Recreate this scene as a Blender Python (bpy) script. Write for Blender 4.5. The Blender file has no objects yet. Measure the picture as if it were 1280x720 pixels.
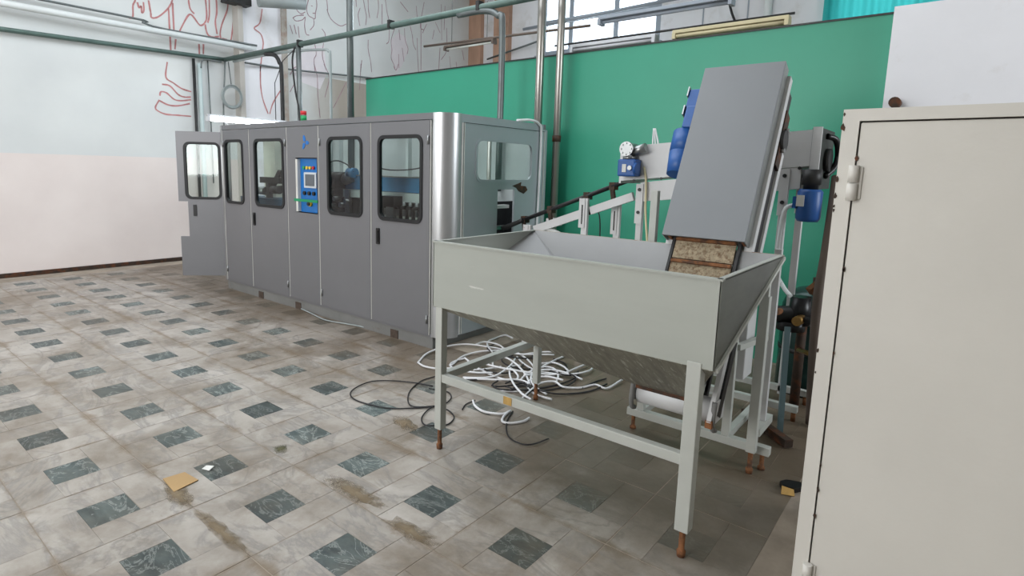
import bpy, bmesh, math, random
from mathutils import Vector, Matrix
random.seed(7)
scene = bpy.context.scene
COL = scene.collection

# ------------------------------------------------------------------ camera
cam_d = bpy.data.cameras.new('camera')
cam = bpy.data.objects.new('camera', cam_d)
COL.objects.link(cam)
scene.camera = cam
yaw, pitch, roll = math.radians(50.39), math.radians(8.46), math.radians(1.39)
fwd = Vector((math.sin(yaw)*math.cos(pitch), math.cos(yaw)*math.cos(pitch), -math.sin(pitch)))
rgt = Vector((math.cos(yaw), -math.sin(yaw), 0))
up = rgt.cross(fwd)
r2 = math.cos(roll)*rgt + math.sin(roll)*up
u2 = -math.sin(roll)*rgt + math.cos(roll)*up
rot = Matrix((r2, u2, -fwd)).transposed()
cam.matrix_world = Matrix.Translation((-1.275, -1.735, 1.5115)) @ rot.to_4x4()
cam_d.sensor_width = 36.0
cam_d.lens = 36.0*724.1/1280.0
cam_d.shift_x = 36.0/1280.0
cam_d.shift_y = -39.9/1280.0
cam_d.clip_start = 0.02

# ------------------------------------------------------------------ world, light, exposure
w = bpy.data.worlds.new('world')
scene.world = w
w.use_nodes = True
bg = w.node_tree.nodes['Background']
bg.inputs[0].default_value = (0.86, 0.93, 1.0, 1)
bg.inputs[1].default_value = 4.0

def area(name, loc, rot, sx, sy, power, col=(1, 1, 1)):
    d = bpy.data.lights.new(name, 'AREA')
    d.shape = 'RECTANGLE'; d.size = sx; d.size_y = sy; d.energy = power; d.color = col
    o = bpy.data.objects.new(name, d); COL.objects.link(o)
    o.location = loc; o.rotation_euler = rot
    return o
H = math.pi/2
# daylight entering the big windows behind the photographer (they face +x)
for yc, pw in ((1.6, 430), (5.4, 130)):
    area('window_daylight', (-6.8, yc, 2.7), (0, -H, 0), 3.0, 2.9, pw, (1.0, 0.985, 0.96))
# daylight from the high windows of the far wall
area('far_window_daylight', (9.9, 4.3, 4.6), (0, H, 0), 1.4, 2.6, 650, (0.88, 0.95, 1.0))
# daylight from the side window in the right-hand wall
area('side_window_daylight', (3.2, -5.5, 2.5), (H, 0, 0), 1.4, 2.4, 200, (0.92, 0.97, 1.0))
# added overhead light, unseen, above an opening made for it
area('added_top_light', (1.35, 2.8, 5.9), (0, 0, 0), 6.9, 5.0, 230, (0.97, 0.985, 1.0))

scene.view_settings.view_transform = 'Standard'
scene.view_settings.look = 'None'
scene.view_settings.exposure = -0.76
scene.view_settings.gamma = 1.0
scene.view_settings.use_curve_mapping = False

# ------------------------------------------------------------------ materials
def lin(c):
    out = []
    for v in c[:3]:
        v /= 255.0
        out.append(v/12.92 if v <= 0.04045 else ((v+0.055)/1.055)**2.4)
    return (*out, 1.0)

def nodes(name):
    m = bpy.data.materials.new(name); m.use_nodes = True
    nt = m.node_tree; nt.nodes.clear()
    out = nt.nodes.new('ShaderNodeOutputMaterial')
    return m, nt, out

def N(nt, typ, **kw):
    n = nt.nodes.new(typ)
    for k, v in kw.items():
        if k in n.inputs: n.inputs[k].default_value = v
        else: setattr(n, k, v)
    return n

def ramp(nt, fac, p0, p1, c0=(0, 0, 0, 1), c1=(1, 1, 1, 1)):
    r = nt.nodes.new('ShaderNodeValToRGB')
    r.color_ramp.elements[0].position = p0; r.color_ramp.elements[0].color = c0
    r.color_ramp.elements[1].position = p1; r.color_ramp.elements[1].color = c1
    nt.links.new(fac, r.inputs[0])
    return r.outputs[0]

def mix(nt, fac, a, b, mode='MIX'):
    n = nt.nodes.new('ShaderNodeMix'); n.data_type = 'RGBA'; n.blend_type = mode
    for sock, v in ((n.inputs[0], fac), (n.inputs[6], a), (n.inputs[7], b)):
        if hasattr(v, 'is_linked') or hasattr(v, 'links'): nt.links.new(v, sock)
        else: sock.default_value = v
    return n.outputs[2]

def paint(name, c, rough=0.5, metal=0.0, var=0.12, vscale=3.0, spot=None, spot_scale=8.0, spot_t=(0.62, 0.7),
          bump=0.0, bscale=40.0, stretch=(1, 1, 1), spec=0.4, rnd=0.0):
    """painted / metal / plaster surface with cloudy variation and optional chips or stains"""
    m, nt, out = nodes(name)
    p = N(nt, 'ShaderNodeBsdfPrincipled', Roughness=rough, Metallic=metal)
    p.inputs['Specular IOR Level'].default_value = spec
    g = N(nt, 'ShaderNodeNewGeometry')
    mp = N(nt, 'ShaderNodeMapping'); mp.inputs['Scale'].default_value = stretch
    nt.links.new(g.outputs['Position'], mp.inputs[0])
    no = N(nt, 'ShaderNodeTexNoise', Scale=vscale, Detail=6.0, Roughness=0.6)
    nt.links.new(mp.outputs[0], no.inputs['Vector'])
    base = lin(c)
    dark = tuple(v*(1-var) for v in base[:3])+(1,)
    light = tuple(min(1, v*(1+var)) for v in base[:3])+(1,)
    col = ramp(nt, no.outputs[0], 0.3, 0.7, dark, light)
    if rnd:
        oi = N(nt, 'ShaderNodeObjectInfo')
        f = ramp(nt, oi.outputs['Random'], 0, 1, (1-rnd,)*3+(1,), (1+rnd,)*3+(1,))
        col = mix(nt, 1.0, col, f, 'MULTIPLY')
    if spot:
        n2 = N(nt, 'ShaderNodeTexNoise', Scale=spot_scale, Detail=8.0, Roughness=0.65)
        nt.links.new(mp.outputs[0], n2.inputs['Vector'])
        f = ramp(nt, n2.outputs[0], *spot_t)
        col = mix(nt, f, col, lin(spot))
    nt.links.new(col, p.inputs['Base Color'])
    if bump:
        n3 = N(nt, 'ShaderNodeTexNoise', Scale=bscale, Detail=4.0)
        nt.links.new(g.outputs['Position'], n3.inputs['Vector'])
        b = N(nt, 'ShaderNodeBump', Strength=bump, Distance=0.01)
        nt.links.new(n3.outputs[0], b.inputs['Height'])
        nt.links.new(b.outputs[0], p.inputs['Normal'])
    nt.links.new(p.outputs[0], out.inputs[0])
    return m

def glass(name, tint=(0.9, 0.95, 0.93, 1), fac=0.10):
    m, nt, out = nodes(name)
    t = N(nt, 'ShaderNodeBsdfTransparent'); t.inputs[0].default_value = tint
    gl = N(nt, 'ShaderNodeBsdfGlossy', Roughness=0.03)
    fr = N(nt, 'ShaderNodeFresnel', IOR=1.45)
    mx = N(nt, 'ShaderNodeMixShader')
    nt.links.new(fr.outputs[0], mx.inputs[0]); nt.links.new(t.outputs[0], mx.inputs[1]); nt.links.new(gl.outputs[0], mx.inputs[2])
    nt.links.new(mx.outputs[0], out.inputs[0])
    return m

def emit(name, c, s):
    m, nt, out = nodes(name)
    e = N(nt, 'ShaderNodeEmission', Strength=s); e.inputs[0].default_value = lin(c)
    nt.links.new(e.outputs[0], out.inputs[0])
    return m

def marble(name, c0, c1, vein, rnd=0.12, dirt=0.5, vs=5.0, vt=(0.0, 0.035)):
    m, nt, out = nodes(name)
    p = N(nt, 'ShaderNodeBsdfPrincipled', Roughness=0.42); p.inputs['Specular IOR Level'].default_value = 0.35
    g = N(nt, 'ShaderNodeNewGeometry'); oi = N(nt, 'ShaderNodeObjectInfo')
    # each slab is cut from another place of the stone
    sc = N(nt, 'ShaderNodeVectorMath', operation='SCALE'); sc.inputs[0].default_value = (37.0, 53.0, 19.0)
    nt.links.new(oi.outputs['Random'], sc.inputs['Scale'])
    ad = N(nt, 'ShaderNodeVectorMath', operation='ADD')
    nt.links.new(g.outputs['Position'], ad.inputs[0]); nt.links.new(sc.outputs[0], ad.inputs[1])
    mp = N(nt, 'ShaderNodeMapping'); mp.inputs['Scale'].default_value = (1.0, 0.45, 1.0); mp.inputs['Rotation'].default_value = (0, 0, 0.5)
    nt.links.new(ad.outputs[0], mp.inputs[0])
    cl = N(nt, 'ShaderNodeTexNoise', Scale=vs, Detail=5.0, Roughness=0.6, Distortion=0.8)
    nt.links.new(mp.outputs[0], cl.inputs['Vector'])
    col = ramp(nt, cl.outputs[0], 0.33, 0.68, lin(c0), lin(c1))
    vn = N(nt, 'ShaderNodeTexNoise', Scale=vs*0.8, Detail=7.0, Roughness=0.62, Distortion=1.6)
    nt.links.new(mp.outputs[0], vn.inputs['Vector'])
    s = N(nt, 'ShaderNodeMath', operation='SUBTRACT'); s.inputs[1].default_value = 0.5
    nt.links.new(vn.outputs[0], s.inputs[0])
    a = N(nt, 'ShaderNodeMath', operation='ABSOLUTE'); nt.links.new(s.outputs[0], a.inputs[0])
    vf = ramp(nt, a.outputs[0], vt[0], vt[1], (0.75,)*3+(1,), (0, 0, 0, 1))
    col = mix(nt, vf, col, lin(vein))
    br = ramp(nt, oi.outputs['Random'], 0, 1, (1-rnd,)*3+(1,), (1+rnd*0.6,)*3+(1,))
    col = mix(nt, 1.0, col, br, 'MULTIPLY')
    # old trodden-in dirt patches, fixed to the place
    d1 = N(nt, 'ShaderNodeTexNoise', Scale=1.3, Detail=9.0, Roughness=0.68, Distortion=0.4)
    nt.links.new(g.outputs['Position'], d1.inputs['Vector'])
    f = ramp(nt, d1.outputs[0], 0.45, 0.64, (0, 0, 0, 1), (dirt,)*3+(1,))
    col = mix(nt, f, col, lin((112, 98, 80)))
    # brown dirt trodden into the joints between the half-metre panels
    fr = []
    se = N(nt, 'ShaderNodeSeparateXYZ'); nt.links.new(g.outputs['Position'], se.inputs[0])
    dn = N(nt, 'ShaderNodeTexNoise', Scale=3.2, Detail=8.0, Roughness=0.7); nt.links.new(g.outputs['Position'], dn.inputs['Vector'])
    for ax in (0, 1):
        q = N(nt, 'ShaderNodeMath', operation='MULTIPLY_ADD'); q.inputs[1].default_value = 2.0; q.inputs[2].default_value = 20.5; nt.links.new(se.outputs[ax], q.inputs[0])
        q2 = N(nt, 'ShaderNodeMath', operation='PINGPONG'); q2.inputs[1].default_value = 0.5; nt.links.new(q.outputs[0], q2.inputs[0])
        fr.append(q2.outputs[0])
    mn = N(nt, 'ShaderNodeMath', operation='MULTIPLY_ADD'); nt.links.new(fr[1], mn.inputs[0]); mn.inputs[1].default_value = 1.6; mn.inputs[2].default_value = 0.03
    mm = N(nt, 'ShaderNodeMath', operation='MINIMUM'); nt.links.new(fr[0], mm.inputs[0]); nt.links.new(mn.outputs[0], mm.inputs[1])
    sb = N(nt, 'ShaderNodeMath', operation='MULTIPLY_ADD'); sb.inputs[1].default_value = -0.55; nt.links.new(dn.outputs[0], sb.inputs[0]); nt.links.new(mm.outputs[0], sb.inputs[2])
    rr_ = N(nt, 'ShaderNodeMath', operation='ADD'); rr_.inputs[1].default_value = 0.5; nt.links.new(sb.outputs[0], rr_.inputs[0])
    fs_ = ramp(nt, rr_.outputs[0], 0.19, 0.27, (0.8,)*3+(1,), (0, 0, 0, 1))
    col = mix(nt, fs_, col, lin((122, 106, 86)))
    # grey dust film drifted round the hopper and the conveyors
    sx = N(nt, 'ShaderNodeSeparateXYZ'); nt.links.new(g.outputs['Position'], sx.inputs[0])
    dx = N(nt, 'ShaderNodeVectorMath', operation='DISTANCE'); dx.inputs[1].default_value = (2.1, -1.0, 0)
    nt.links.new(g.outputs['Position'], dx.inputs[0])
    d2 = N(nt, 'ShaderNodeTexNoise', Scale=2.2, Detail=8.0, Roughness=0.7); nt.links.new(g.outputs['Position'], d2.inputs['Vector'])
    ml = N(nt, 'ShaderNodeMath', operation='MULTIPLY_ADD'); ml.inputs[1].default_value = -1.6; nt.links.new(d2.outputs[0], ml.inputs[0]); nt.links.new(dx.outputs['Value'], ml.inputs[2])
    f2 = ramp(nt, ml.outputs[0], 0.15, 0.95, (0.85,)*3+(1,), (0, 0, 0, 1))
    col = mix(nt, f2, col, lin((112, 104, 92)))
    # oily brown grime tracked along the foot of the machine
    gy = N(nt, 'ShaderNodeMath', operation='MULTIPLY_ADD'); gy.inputs[1].default_value = -1.0; gy.inputs[2].default_value = 2.1; nt.links.new(se.outputs[0], gy.inputs[0])
    gn = N(nt, 'ShaderNodeMath', operation='MULTIPLY_ADD'); gn.inputs[1].default_value = -1.9; nt.links.new(d1.outputs[0], gn.inputs[0]); nt.links.new(gy.outputs[0], gn.inputs[2])
    go = N(nt, 'ShaderNodeMath', operation='ADD'); go.inputs[1].default_value = 1.0; nt.links.new(gn.outputs[0], go.inputs[0])
    fg = ramp(nt, go.outputs[0], 0.15, 1.0, (0.75,)*3+(1,), (0, 0, 0, 1))
    col = mix(nt, fg, col, lin((98, 84, 68)))
    d3 = N(nt, 'ShaderNodeTexNoise', Scale=5.5, Detail=6.0, Roughness=0.7); nt.links.new(g.outputs['Position'], d3.inputs['Vector'])
    col = mix(nt, 1.0, col, ramp(nt, d3.outputs[0], 0.35, 0.65, (0.86, 0.85, 0.83, 1), (1.06, 1.06, 1.06, 1)), 'MULTIPLY')
    nt.links.new(col, p.inputs['Base Color'])
    b = N(nt, 'ShaderNodeBump', Strength=0.15, Distance=0.004); nt.links.new(d2.outputs[0], b.inputs['Height']); nt.links.new(b.outputs[0], p.inputs['Normal'])
    nt.links.new(p.outputs[0], out.inputs[0])
    return m

M = {}
M['light_marble'] = marble('light_marble', (156, 148, 139), (180, 174, 167), (140, 136, 132), 0.07, 0.75, 3.2, (0.0, 0.045))
M['dark_marble'] = marble('dark_marble', (56, 66, 66), (96, 106, 104), (158, 164, 160), 0.38, 0.35, 11.0, (0.0, 0.024))
M['grout'] = paint('grout', (150, 139, 126), 0.95, var=0.3, vscale=4)
M['wall_white'] = paint('wall_white', (226, 226, 230), 0.8, var=0.04, vscale=1.2, spot=(196, 190, 184), spot_scale=1.6, spot_t=(0.56, 0.8), bump=0.1, bscale=20)
M['plain_white'] = paint('plain_white', (214, 212, 210), 0.85, var=0.05)
M['grey_wall'] = paint('grey_wall', (150, 148, 144), 0.9, var=0.06)
M['ceiling'] = paint('ceiling_white', (215, 213, 210), 0.9, var=0.04)
M['green'] = paint('green_partition', (48, 147, 119), 0.42, var=0.05, vscale=1.0, spec=0.45)
M['brown_plaster'] = paint('brown_plaster', (176, 142, 122), 0.85, var=0.2, vscale=3, stretch=(1, 1, .3))
M['machine'] = paint('machine_grey', (114, 114, 117), 0.40, 0.15, var=0.03, vscale=2, spec=0.5)
M['machine_end'] = paint('machine_end_grey', (160, 166, 171), 0.38, 0.1, var=0.04, vscale=2, spec=0.5)
M['post_steel'] = paint('brushed_post', (176, 177, 178), 0.32, 0.75, var=0.05, vscale=4, stretch=(1, 1, .2))
M['plinth'] = paint('plinth_grey', (120, 120, 118), 0.6, 0.1, var=0.1, spot=(92, 74, 58), spot_scale=5, spot_t=(0.6, 0.75))
M['seam'] = paint('seam_white', (205, 205, 200), 0.6)
M['rubber'] = paint('black_rubber', (22, 23, 25), 0.5)
M['black'] = paint('black_plastic', (18, 18, 20), 0.35)
M['glass'] = glass('door_glass')
M['window_glass'] = glass('window_glass', (0.97, 0.99, 1, 1))
M['inner_light'] = paint('inner_panel', (190, 196, 196), 0.6, var=0.05)
M['blue'] = paint('blue_paint', (36, 84, 150), 0.4, var=0.1)
M['blue_panel'] = paint('blue_control_panel', (26, 108, 180), 0.4, var=0.06)
M['inner_blue'] = paint('inner_blue', (62, 118, 160), 0.45, var=0.06)
M['logo_blue'] = paint('logo_blue', (30, 112, 190), 0.4)
M['silver'] = paint('silver_metal', (150, 152, 152), 0.34, 0.85, var=0.08, vscale=10)
M['dark_metal'] = paint('dark_metal', (58, 58, 58), 0.5, 0.6, var=0.2, vscale=12)
M['rust_dark'] = paint('dark_rusty_metal', (66, 54, 46), 0.7, 0.4, var=0.3, vscale=14, spot=(104, 62, 38), spot_scale=10, spot_t=(0.5, 0.65))
M['dark_rust_plain'] = paint('dark_rust_block', (74, 62, 54), .8, var=.3, vscale=30)
M['rust'] = paint('rust', (124, 82, 52), 0.85, 0.1, var=0.4, vscale=30, spot=(84, 60, 46), spot_scale=20, spot_t=(.5, .62))
M['screen'] = paint('screen_grey', (92, 98, 104), 0.2)
M['bezel'] = paint('screen_bezel', (196, 202, 206), 0.4)
M['red'] = paint('red_plastic', (190, 40, 46), 0.35)
M['green_btn'] = paint('green_plastic', (30, 150, 90), 0.35)
M['yellow'] = paint('yellow_plastic', (222, 186, 60), 0.4)
M['tape'] = paint('green_tape', (24, 138, 92), 0.5)
M['hopper'] = paint('hopper_grey', (162, 165, 158), 0.5, var=0.04, vscale=2.5, spot=(196, 197, 192), spot_scale=9, spot_t=(0.68, 0.74), stretch=(.6, .6, 3))
M['hopper_side'] = M['hopper']
M['funnel'] = paint('bare_sheet_steel', (136, 134, 122), 0.45, 0.35, var=0.3, vscale=5, spot=(206, 206, 196), spot_scale=9, spot_t=(0.56, 0.70), stretch=(1.2, 6, 1.2))
M['hopper_inside'] = paint('hopper_inside_grey', (152, 153, 154), 0.5, var=0.05, vscale=3)
M['cheek_dark'] = paint('cheek_dark', (112, 114, 106), 0.35, 0.75, var=0.15, vscale=5, stretch=(1, 1, 3))  # darker, more metallic grey for the right-hand cheek only
M['frame_grey'] = paint('frame_grey', (176, 178, 172), 0.5, var=0.06, vscale=6, spot=(150, 128, 100), spot_scale=14, spot_t=(0.70, 0.78))
M['white_steel'] = paint('white_steel', (196, 196, 196), 0.45, var=0.05, vscale=5, spot=(128, 84, 56), spot_scale=12, spot_t=(0.72, 0.78))
M['cover'] = paint('conveyor_cover', (118, 121, 124), 0.45, 0.1, var=0.03, vscale=2, spec=0.5)
M['cover_side'] = paint('galvanised_side', (138, 142, 140), 0.35, 0.7, var=0.2, vscale=8, stretch=(1, 1, .3))
M['slat'] = paint('rusty_slat', (160, 146, 122), 0.8, 0.1, var=0.3, vscale=40, spot=(112, 88, 66), spot_scale=55, spot_t=(0.46, 0.64))
M['cabinet'] = paint('cabinet_white', (206, 203, 196), 0.48, var=0.03, vscale=3, spot=(168, 160, 150), spot_scale=5, spot_t=(0.7, 0.8), bump=0.12, bscale=22)
M['cab_seam'] = paint('cabinet_seam', (60, 48, 42), 0.9)
M['pipe_grey'] = paint('grey_pipe', (108, 114, 114), 0.4, 0.5, var=0.12, vscale=8)
M['pipe_green'] = paint('painted_pipe', (88, 108, 102), 0.5, 0.2, var=0.2, vscale=6)
M['pale_pipe'] = paint('pale_green_pipe', (180, 194, 194), 0.6)
M['coil'] = paint('pale_grey_cable', (150, 158, 158), 0.5)
M['pipe_white'] = paint('white_pipe', (222, 226, 226), 0.5, var=0.06)
M['pipe_steel'] = paint('bare_steel_pipe', (168, 164, 158), 0.32, 0.8, var=0.15, vscale=10, stretch=(1, 1, .2))
M['cable_black'] = paint('black_cable', (34, 32, 34), 0.5)
M['cable_white'] = paint('white_hose', (214, 214, 216), 0.45)
M['mural_red'] = paint('mural_red', (186, 130, 130), 0.9, var=0.25, vscale=8)
M['mural_thin'] = paint('mural_brown', (166, 138, 146), 0.9, var=0.25, vscale=8)
M['mural_pink'] = paint('mural_pink', (222, 216, 220), 0.9, var=0.05)
M['tube'] = emit('lit_tube', (244, 250, 255), 42.0)
M['tube_off'] = paint('unlit_tube', (226, 226, 222), 0.4)
M['old_lamp'] = paint('yellowed_lamp', (206, 196, 160), 0.6, var=0.06)
M['lamp_white'] = paint('lamp_housing', (206, 208, 212), 0.6, var=0.05)
M['window_frame'] = paint('window_frame', (150, 158, 168), 0.6, var=0.08)
M['curtain'] = None
M['cardboard'] = paint('cardboard', (176, 146, 104), 0.9, var=0.1)
M['wood'] = paint('wood_chip', (178, 144, 84), 0.8, var=0.2, vscale=30)
M['strap'] = paint('brown_hose', (96, 84, 76), 0.7, var=0.15)
M['sheet_green'] = paint('dark_green_sheet', (36, 62, 58), 0.25, 0.3, var=0.3, vscale=6)
M['teal_bar'] = paint('teal_bar', (84, 104, 108), 0.5, var=0.1)
M['brass'] = paint('brass', (150, 118, 70), 0.4, 0.8, var=0.2, vscale=20)
def dirt_mat(name='loose_dirt', ca=(104, 90, 70), cb=(150, 134, 110)):
    m, nt, out = nodes(name)
    p = N(nt, 'ShaderNodeBsdfPrincipled', Roughness=0.95); tc = N(nt, 'ShaderNodeTexCoord')
    d = N(nt, 'ShaderNodeVectorMath', operation='DISTANCE'); d.inputs[1].default_value = (.5, .5, .5)
    fl = N(nt, 'ShaderNodeMapping'); fl.inputs['Scale'].default_value = (1, 1, 0); fl.inputs['Location'].default_value = (0, 0, .5)
    nt.links.new(tc.outputs['Generated'], fl.inputs[0]); nt.links.new(fl.outputs[0], d.inputs[0])
    n1 = N(nt, 'ShaderNodeTexNoise', Scale=16.0, Detail=8.0, Roughness=0.62); nt.links.new(tc.outputs['Object'], n1.inputs['Vector'])
    nt.links.new(ramp(nt, n1.outputs[0], .3, .7, lin(ca), lin(cb)), p.inputs['Base Color'])
    q = N(nt, 'ShaderNodeMath', operation='MULTIPLY_ADD'); q.inputs[1].default_value = 0.9; nt.links.new(n1.outputs[0], q.inputs[0]); nt.links.new(d.outputs['Value'], q.inputs[2])
    f = ramp(nt, q.outputs[0], .50, .95, (1, 1, 1, 1), (0, 0, 0, 1))
    t_ = N(nt, 'ShaderNodeBsdfTransparent'); mx = N(nt, 'ShaderNodeMixShader')
    nt.links.new(f, mx.inputs[0]); nt.links.new(t_.outputs[0], mx.inputs[1]); nt.links.new(p.outputs[0], mx.inputs[2]); nt.links.new(mx.outputs[0], out.inputs[0])
    return m
M['dirt'] = dirt_mat()
M['moss'] = dirt_mat('olive_stain', (72, 72, 50), (110, 106, 80))
M['label'] = paint('white_label', (214, 214, 210), 0.6)

def curtain_mat():
    m, nt, out = nodes('teal_curtain')
    d = N(nt, 'ShaderNodeBsdfDiffuse'); d.inputs[0].default_value = lin((70, 190, 190))
    t = N(nt, 'ShaderNodeBsdfTranslucent'); t.inputs[0].default_value = lin((90, 220, 215))
    mx = N(nt, 'ShaderNodeMixShader', Fac=0.7)
    nt.links.new(d.outputs[0], mx.inputs[1]); nt.links.new(t.outputs[0], mx.inputs[2]); nt.links.new(mx.outputs[0], out.inputs[0])
    return m
M['curtain'] = curtain_mat()

def left_wall_mat():
    """plaster painted cool white above and a warm rose white below a paint line at 1.58 m"""
    m, nt, out = nodes('left_wall_two_tone')
    p = N(nt, 'ShaderNodeBsdfPrincipled', Roughness=0.8)
    g = N(nt, 'ShaderNodeNewGeometry'); s = N(nt, 'ShaderNodeSeparateXYZ'); nt.links.new(g.outputs['Position'], s.inputs[0])
    n1 = N(nt, 'ShaderNodeTexNoise', Scale=1.4, Detail=6.0); nt.links.new(g.outputs['Position'], n1.inputs['Vector'])
    lo = ramp(nt, n1.outputs[0], 0.3, 0.7, lin((222, 211, 207)), lin((232, 222, 218)))
    hi = ramp(nt, n1.outputs[0], 0.3, 0.7, lin((208, 211, 211)), lin((218, 221, 220)))
    st = N(nt, 'ShaderNodeMath', operation='GREATER_THAN'); st.inputs[1].default_value = 1.58; nt.links.new(s.outputs[2], st.inputs[0])
    col = mix(nt, st.outputs[0], lo, hi)
    # beige tone low down towards the green partition
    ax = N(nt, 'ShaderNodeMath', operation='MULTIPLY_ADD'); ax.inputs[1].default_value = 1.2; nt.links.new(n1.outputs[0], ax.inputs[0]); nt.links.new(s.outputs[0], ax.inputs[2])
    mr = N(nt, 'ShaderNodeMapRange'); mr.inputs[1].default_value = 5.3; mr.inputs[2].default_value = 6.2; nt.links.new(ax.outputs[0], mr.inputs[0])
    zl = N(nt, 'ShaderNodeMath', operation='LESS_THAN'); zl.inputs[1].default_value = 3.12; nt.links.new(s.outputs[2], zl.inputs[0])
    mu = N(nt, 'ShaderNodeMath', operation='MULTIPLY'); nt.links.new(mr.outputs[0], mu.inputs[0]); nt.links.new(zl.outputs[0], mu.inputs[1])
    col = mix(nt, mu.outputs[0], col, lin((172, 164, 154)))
    nt.links.new(col, p.inputs['Base Color']); nt.links.new(p.outputs[0], out.inputs[0])
    return m
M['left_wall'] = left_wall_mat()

# ------------------------------------------------------------------ mesh builder
class MB:
    def __init__(s): s.v = []; s.f = []; s.sm = []
    def add(s, vs, fs, smooth=False):
        o = len(s.v); s.v += [tuple(v) for v in vs]; s.f += [tuple(i+o for i in f) for f in fs]; s.sm += [smooth]*len(fs); return s
    def box(s, x0, x1, y0, y1, z0, z1):
        x0, x1 = min(x0, x1), max(x0, x1); y0, y1 = min(y0, y1), max(y0, y1); z0, z1 = min(z0, z1), max(z0, z1)
        vs = [(x0, y0, z0), (x1, y0, z0), (x1, y1, z0), (x0, y1, z0), (x0, y0, z1), (x1, y0, z1), (x1, y1, z1), (x0, y1, z1)]
        return s.add(vs, [(0, 3, 2, 1), (4, 5, 6, 7), (0, 1, 5, 4), (1, 2, 6, 5), (2, 3, 7, 6), (3, 0, 4, 7)])
    def bar(s, a, b, wd, ht, upv=(0, 0, 1)):
        """rectangular bar from a to b"""
        a, b = Vector(a), Vector(b); d = (b-a).normalized(); u = Vector(upv)
        if abs(d.dot(u)) > 0.98: u = Vector((1, 0, 0))
        sd = d.cross(u).normalized()*wd/2; u = sd.cross(d).normalized()*ht/2
        vs = [p+i*sd+j*u for p in (a, b) for i, j in ((-1, -1), (1, -1), (1, 1), (-1, 1))]
        return s.add(vs, [(0, 1, 2, 3), (7, 6, 5, 4), (0, 4, 5, 1), (1, 5, 6, 2), (2, 6, 7, 3), (3, 7, 4, 0)])
    def tube(s, pts, r, n=10, caps=True, closed=False):
        pts = [Vector(p) for p in pts]; rs = r if isinstance(r, (list, tuple)) else [r]*len(pts)
        vs = []; k = len(pts); pu = None
        for i, p in enumerate(pts):
            a = pts[i-1] if (i > 0 or closed) else p; b = pts[(i+1) % k] if (i < k-1 or closed) else p
            d = (b-a)
            d = d.normalized() if d.length > 1e-9 else Vector((0, 0, 1))
            if pu is None:
                u = Vector((0, 0, 1)) if abs(d.z) < .9 else Vector((1, 0, 0))
            else: u = pu
            u = (u-d*u.dot(d))
            u = u.normalized() if u.length > 1e-6 else d.orthogonal().normalized()
            pu = u; v = d.cross(u)
            vs += [p+rs[i]*(math.cos(t)*u+math.sin(t)*v) for t in [2*math.pi*j/n for j in range(n)]]
        fs = []
        for i in range(k if closed else k-1):
            i2 = (i+1) % k
            fs += [(i*n+j, i*n+(j+1) % n, i2*n+(j+1) % n, i2*n+j) for j in range(n)]
        s.add(vs, fs, True)
        if caps and not closed:
            o = len(s.v)-len(vs)
            s.f += [tuple(o+j for j in range(n))[::-1], tuple(o+(k-1)*n+j for j in range(n))]; s.sm += [False, False]
        return s
    def prism(s, poly, vec):
        """poly: list of 3D points, extruded by vec"""
        n = len(poly); vec = Vector(vec); P = [Vector(p) for p in poly]
        return s.add(P+[p+vec for p in P], [tuple(range(n))[::-1], tuple(range(n, 2*n))]+[(i, (i+1) % n, n+(i+1) % n, n+i) for i in range(n)])
    def sheet(s, quad, t):
        """a quad given thickness t along its normal"""
        P = [Vector(p) for p in quad]; nn = (P[1]-P[0]).cross(P[2]-P[0]).normalized()*t
        return s.prism(P, nn)
    def plate(s, loops, thick, f):
        """flat plate with holes; loops in (u,v), f maps (u,v,w) to world"""
        cu = bpy.data.curves.new('tmp', 'CURVE'); cu.dimensions = '2D'; cu.fill_mode = 'BOTH'; cu.extrude = thick/2
        for lp in loops:
            sp = cu.splines.new('POLY'); sp.points.add(len(lp)-1)
            for q, (a, b) in zip(sp.points, lp): q.co = (a, b, 0, 1)
            sp.use_cyclic_u = True
        o = bpy.data.objects.new('tmp', cu); COL.objects.link(o)
        me = o.to_mesh()
        vs = [f(*v.co) for v in me.vertices]; fs = [tuple(q.vertices) for q in me.polygons]
        o.to_mesh_clear(); bpy.data.objects.remove(o); bpy.data.curves.remove(cu)
        return s.add(vs, fs)
    def build(s, name, mat, parent=None, bevel=0.0, origin=None, segs=2):
        me = bpy.data.meshes.new(name)
        if parent is not None:
            root = parent
            while root.parent: root = root.parent
            off = Vector(root.location)
        elif origin is not None: off = Vector(origin)
        else:
            xs = [v[0] for v in s.v]; ys = [v[1] for v in s.v]; zs = [v[2] for v in s.v]
            off = Vector(((min(xs)+max(xs))/2, (min(ys)+max(ys))/2, min(zs)))
        me.from_pydata([tuple(Vector(v)-off) for v in s.v], [], s.f)
        me.polygons.foreach_set('use_smooth', s.sm)
        me.validate(); me.update()
        bmx = bmesh.new(); bmx.from_mesh(me); bmesh.ops.recalc_face_normals(bmx, faces=bmx.faces); bmx.to_mesh(me); bmx.free()
        me.materials.append(mat)
        o = bpy.data.objects.new(name, me); COL.objects.link(o)
        if parent is not None: o.parent = parent
        else: o.location = off
        if bevel:
            b = o.modifiers.new('bevel', 'BEVEL'); b.width = bevel; b.segments = segs; b.limit_method = 'ANGLE'; b.angle_limit = 0.9
        return o

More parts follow.
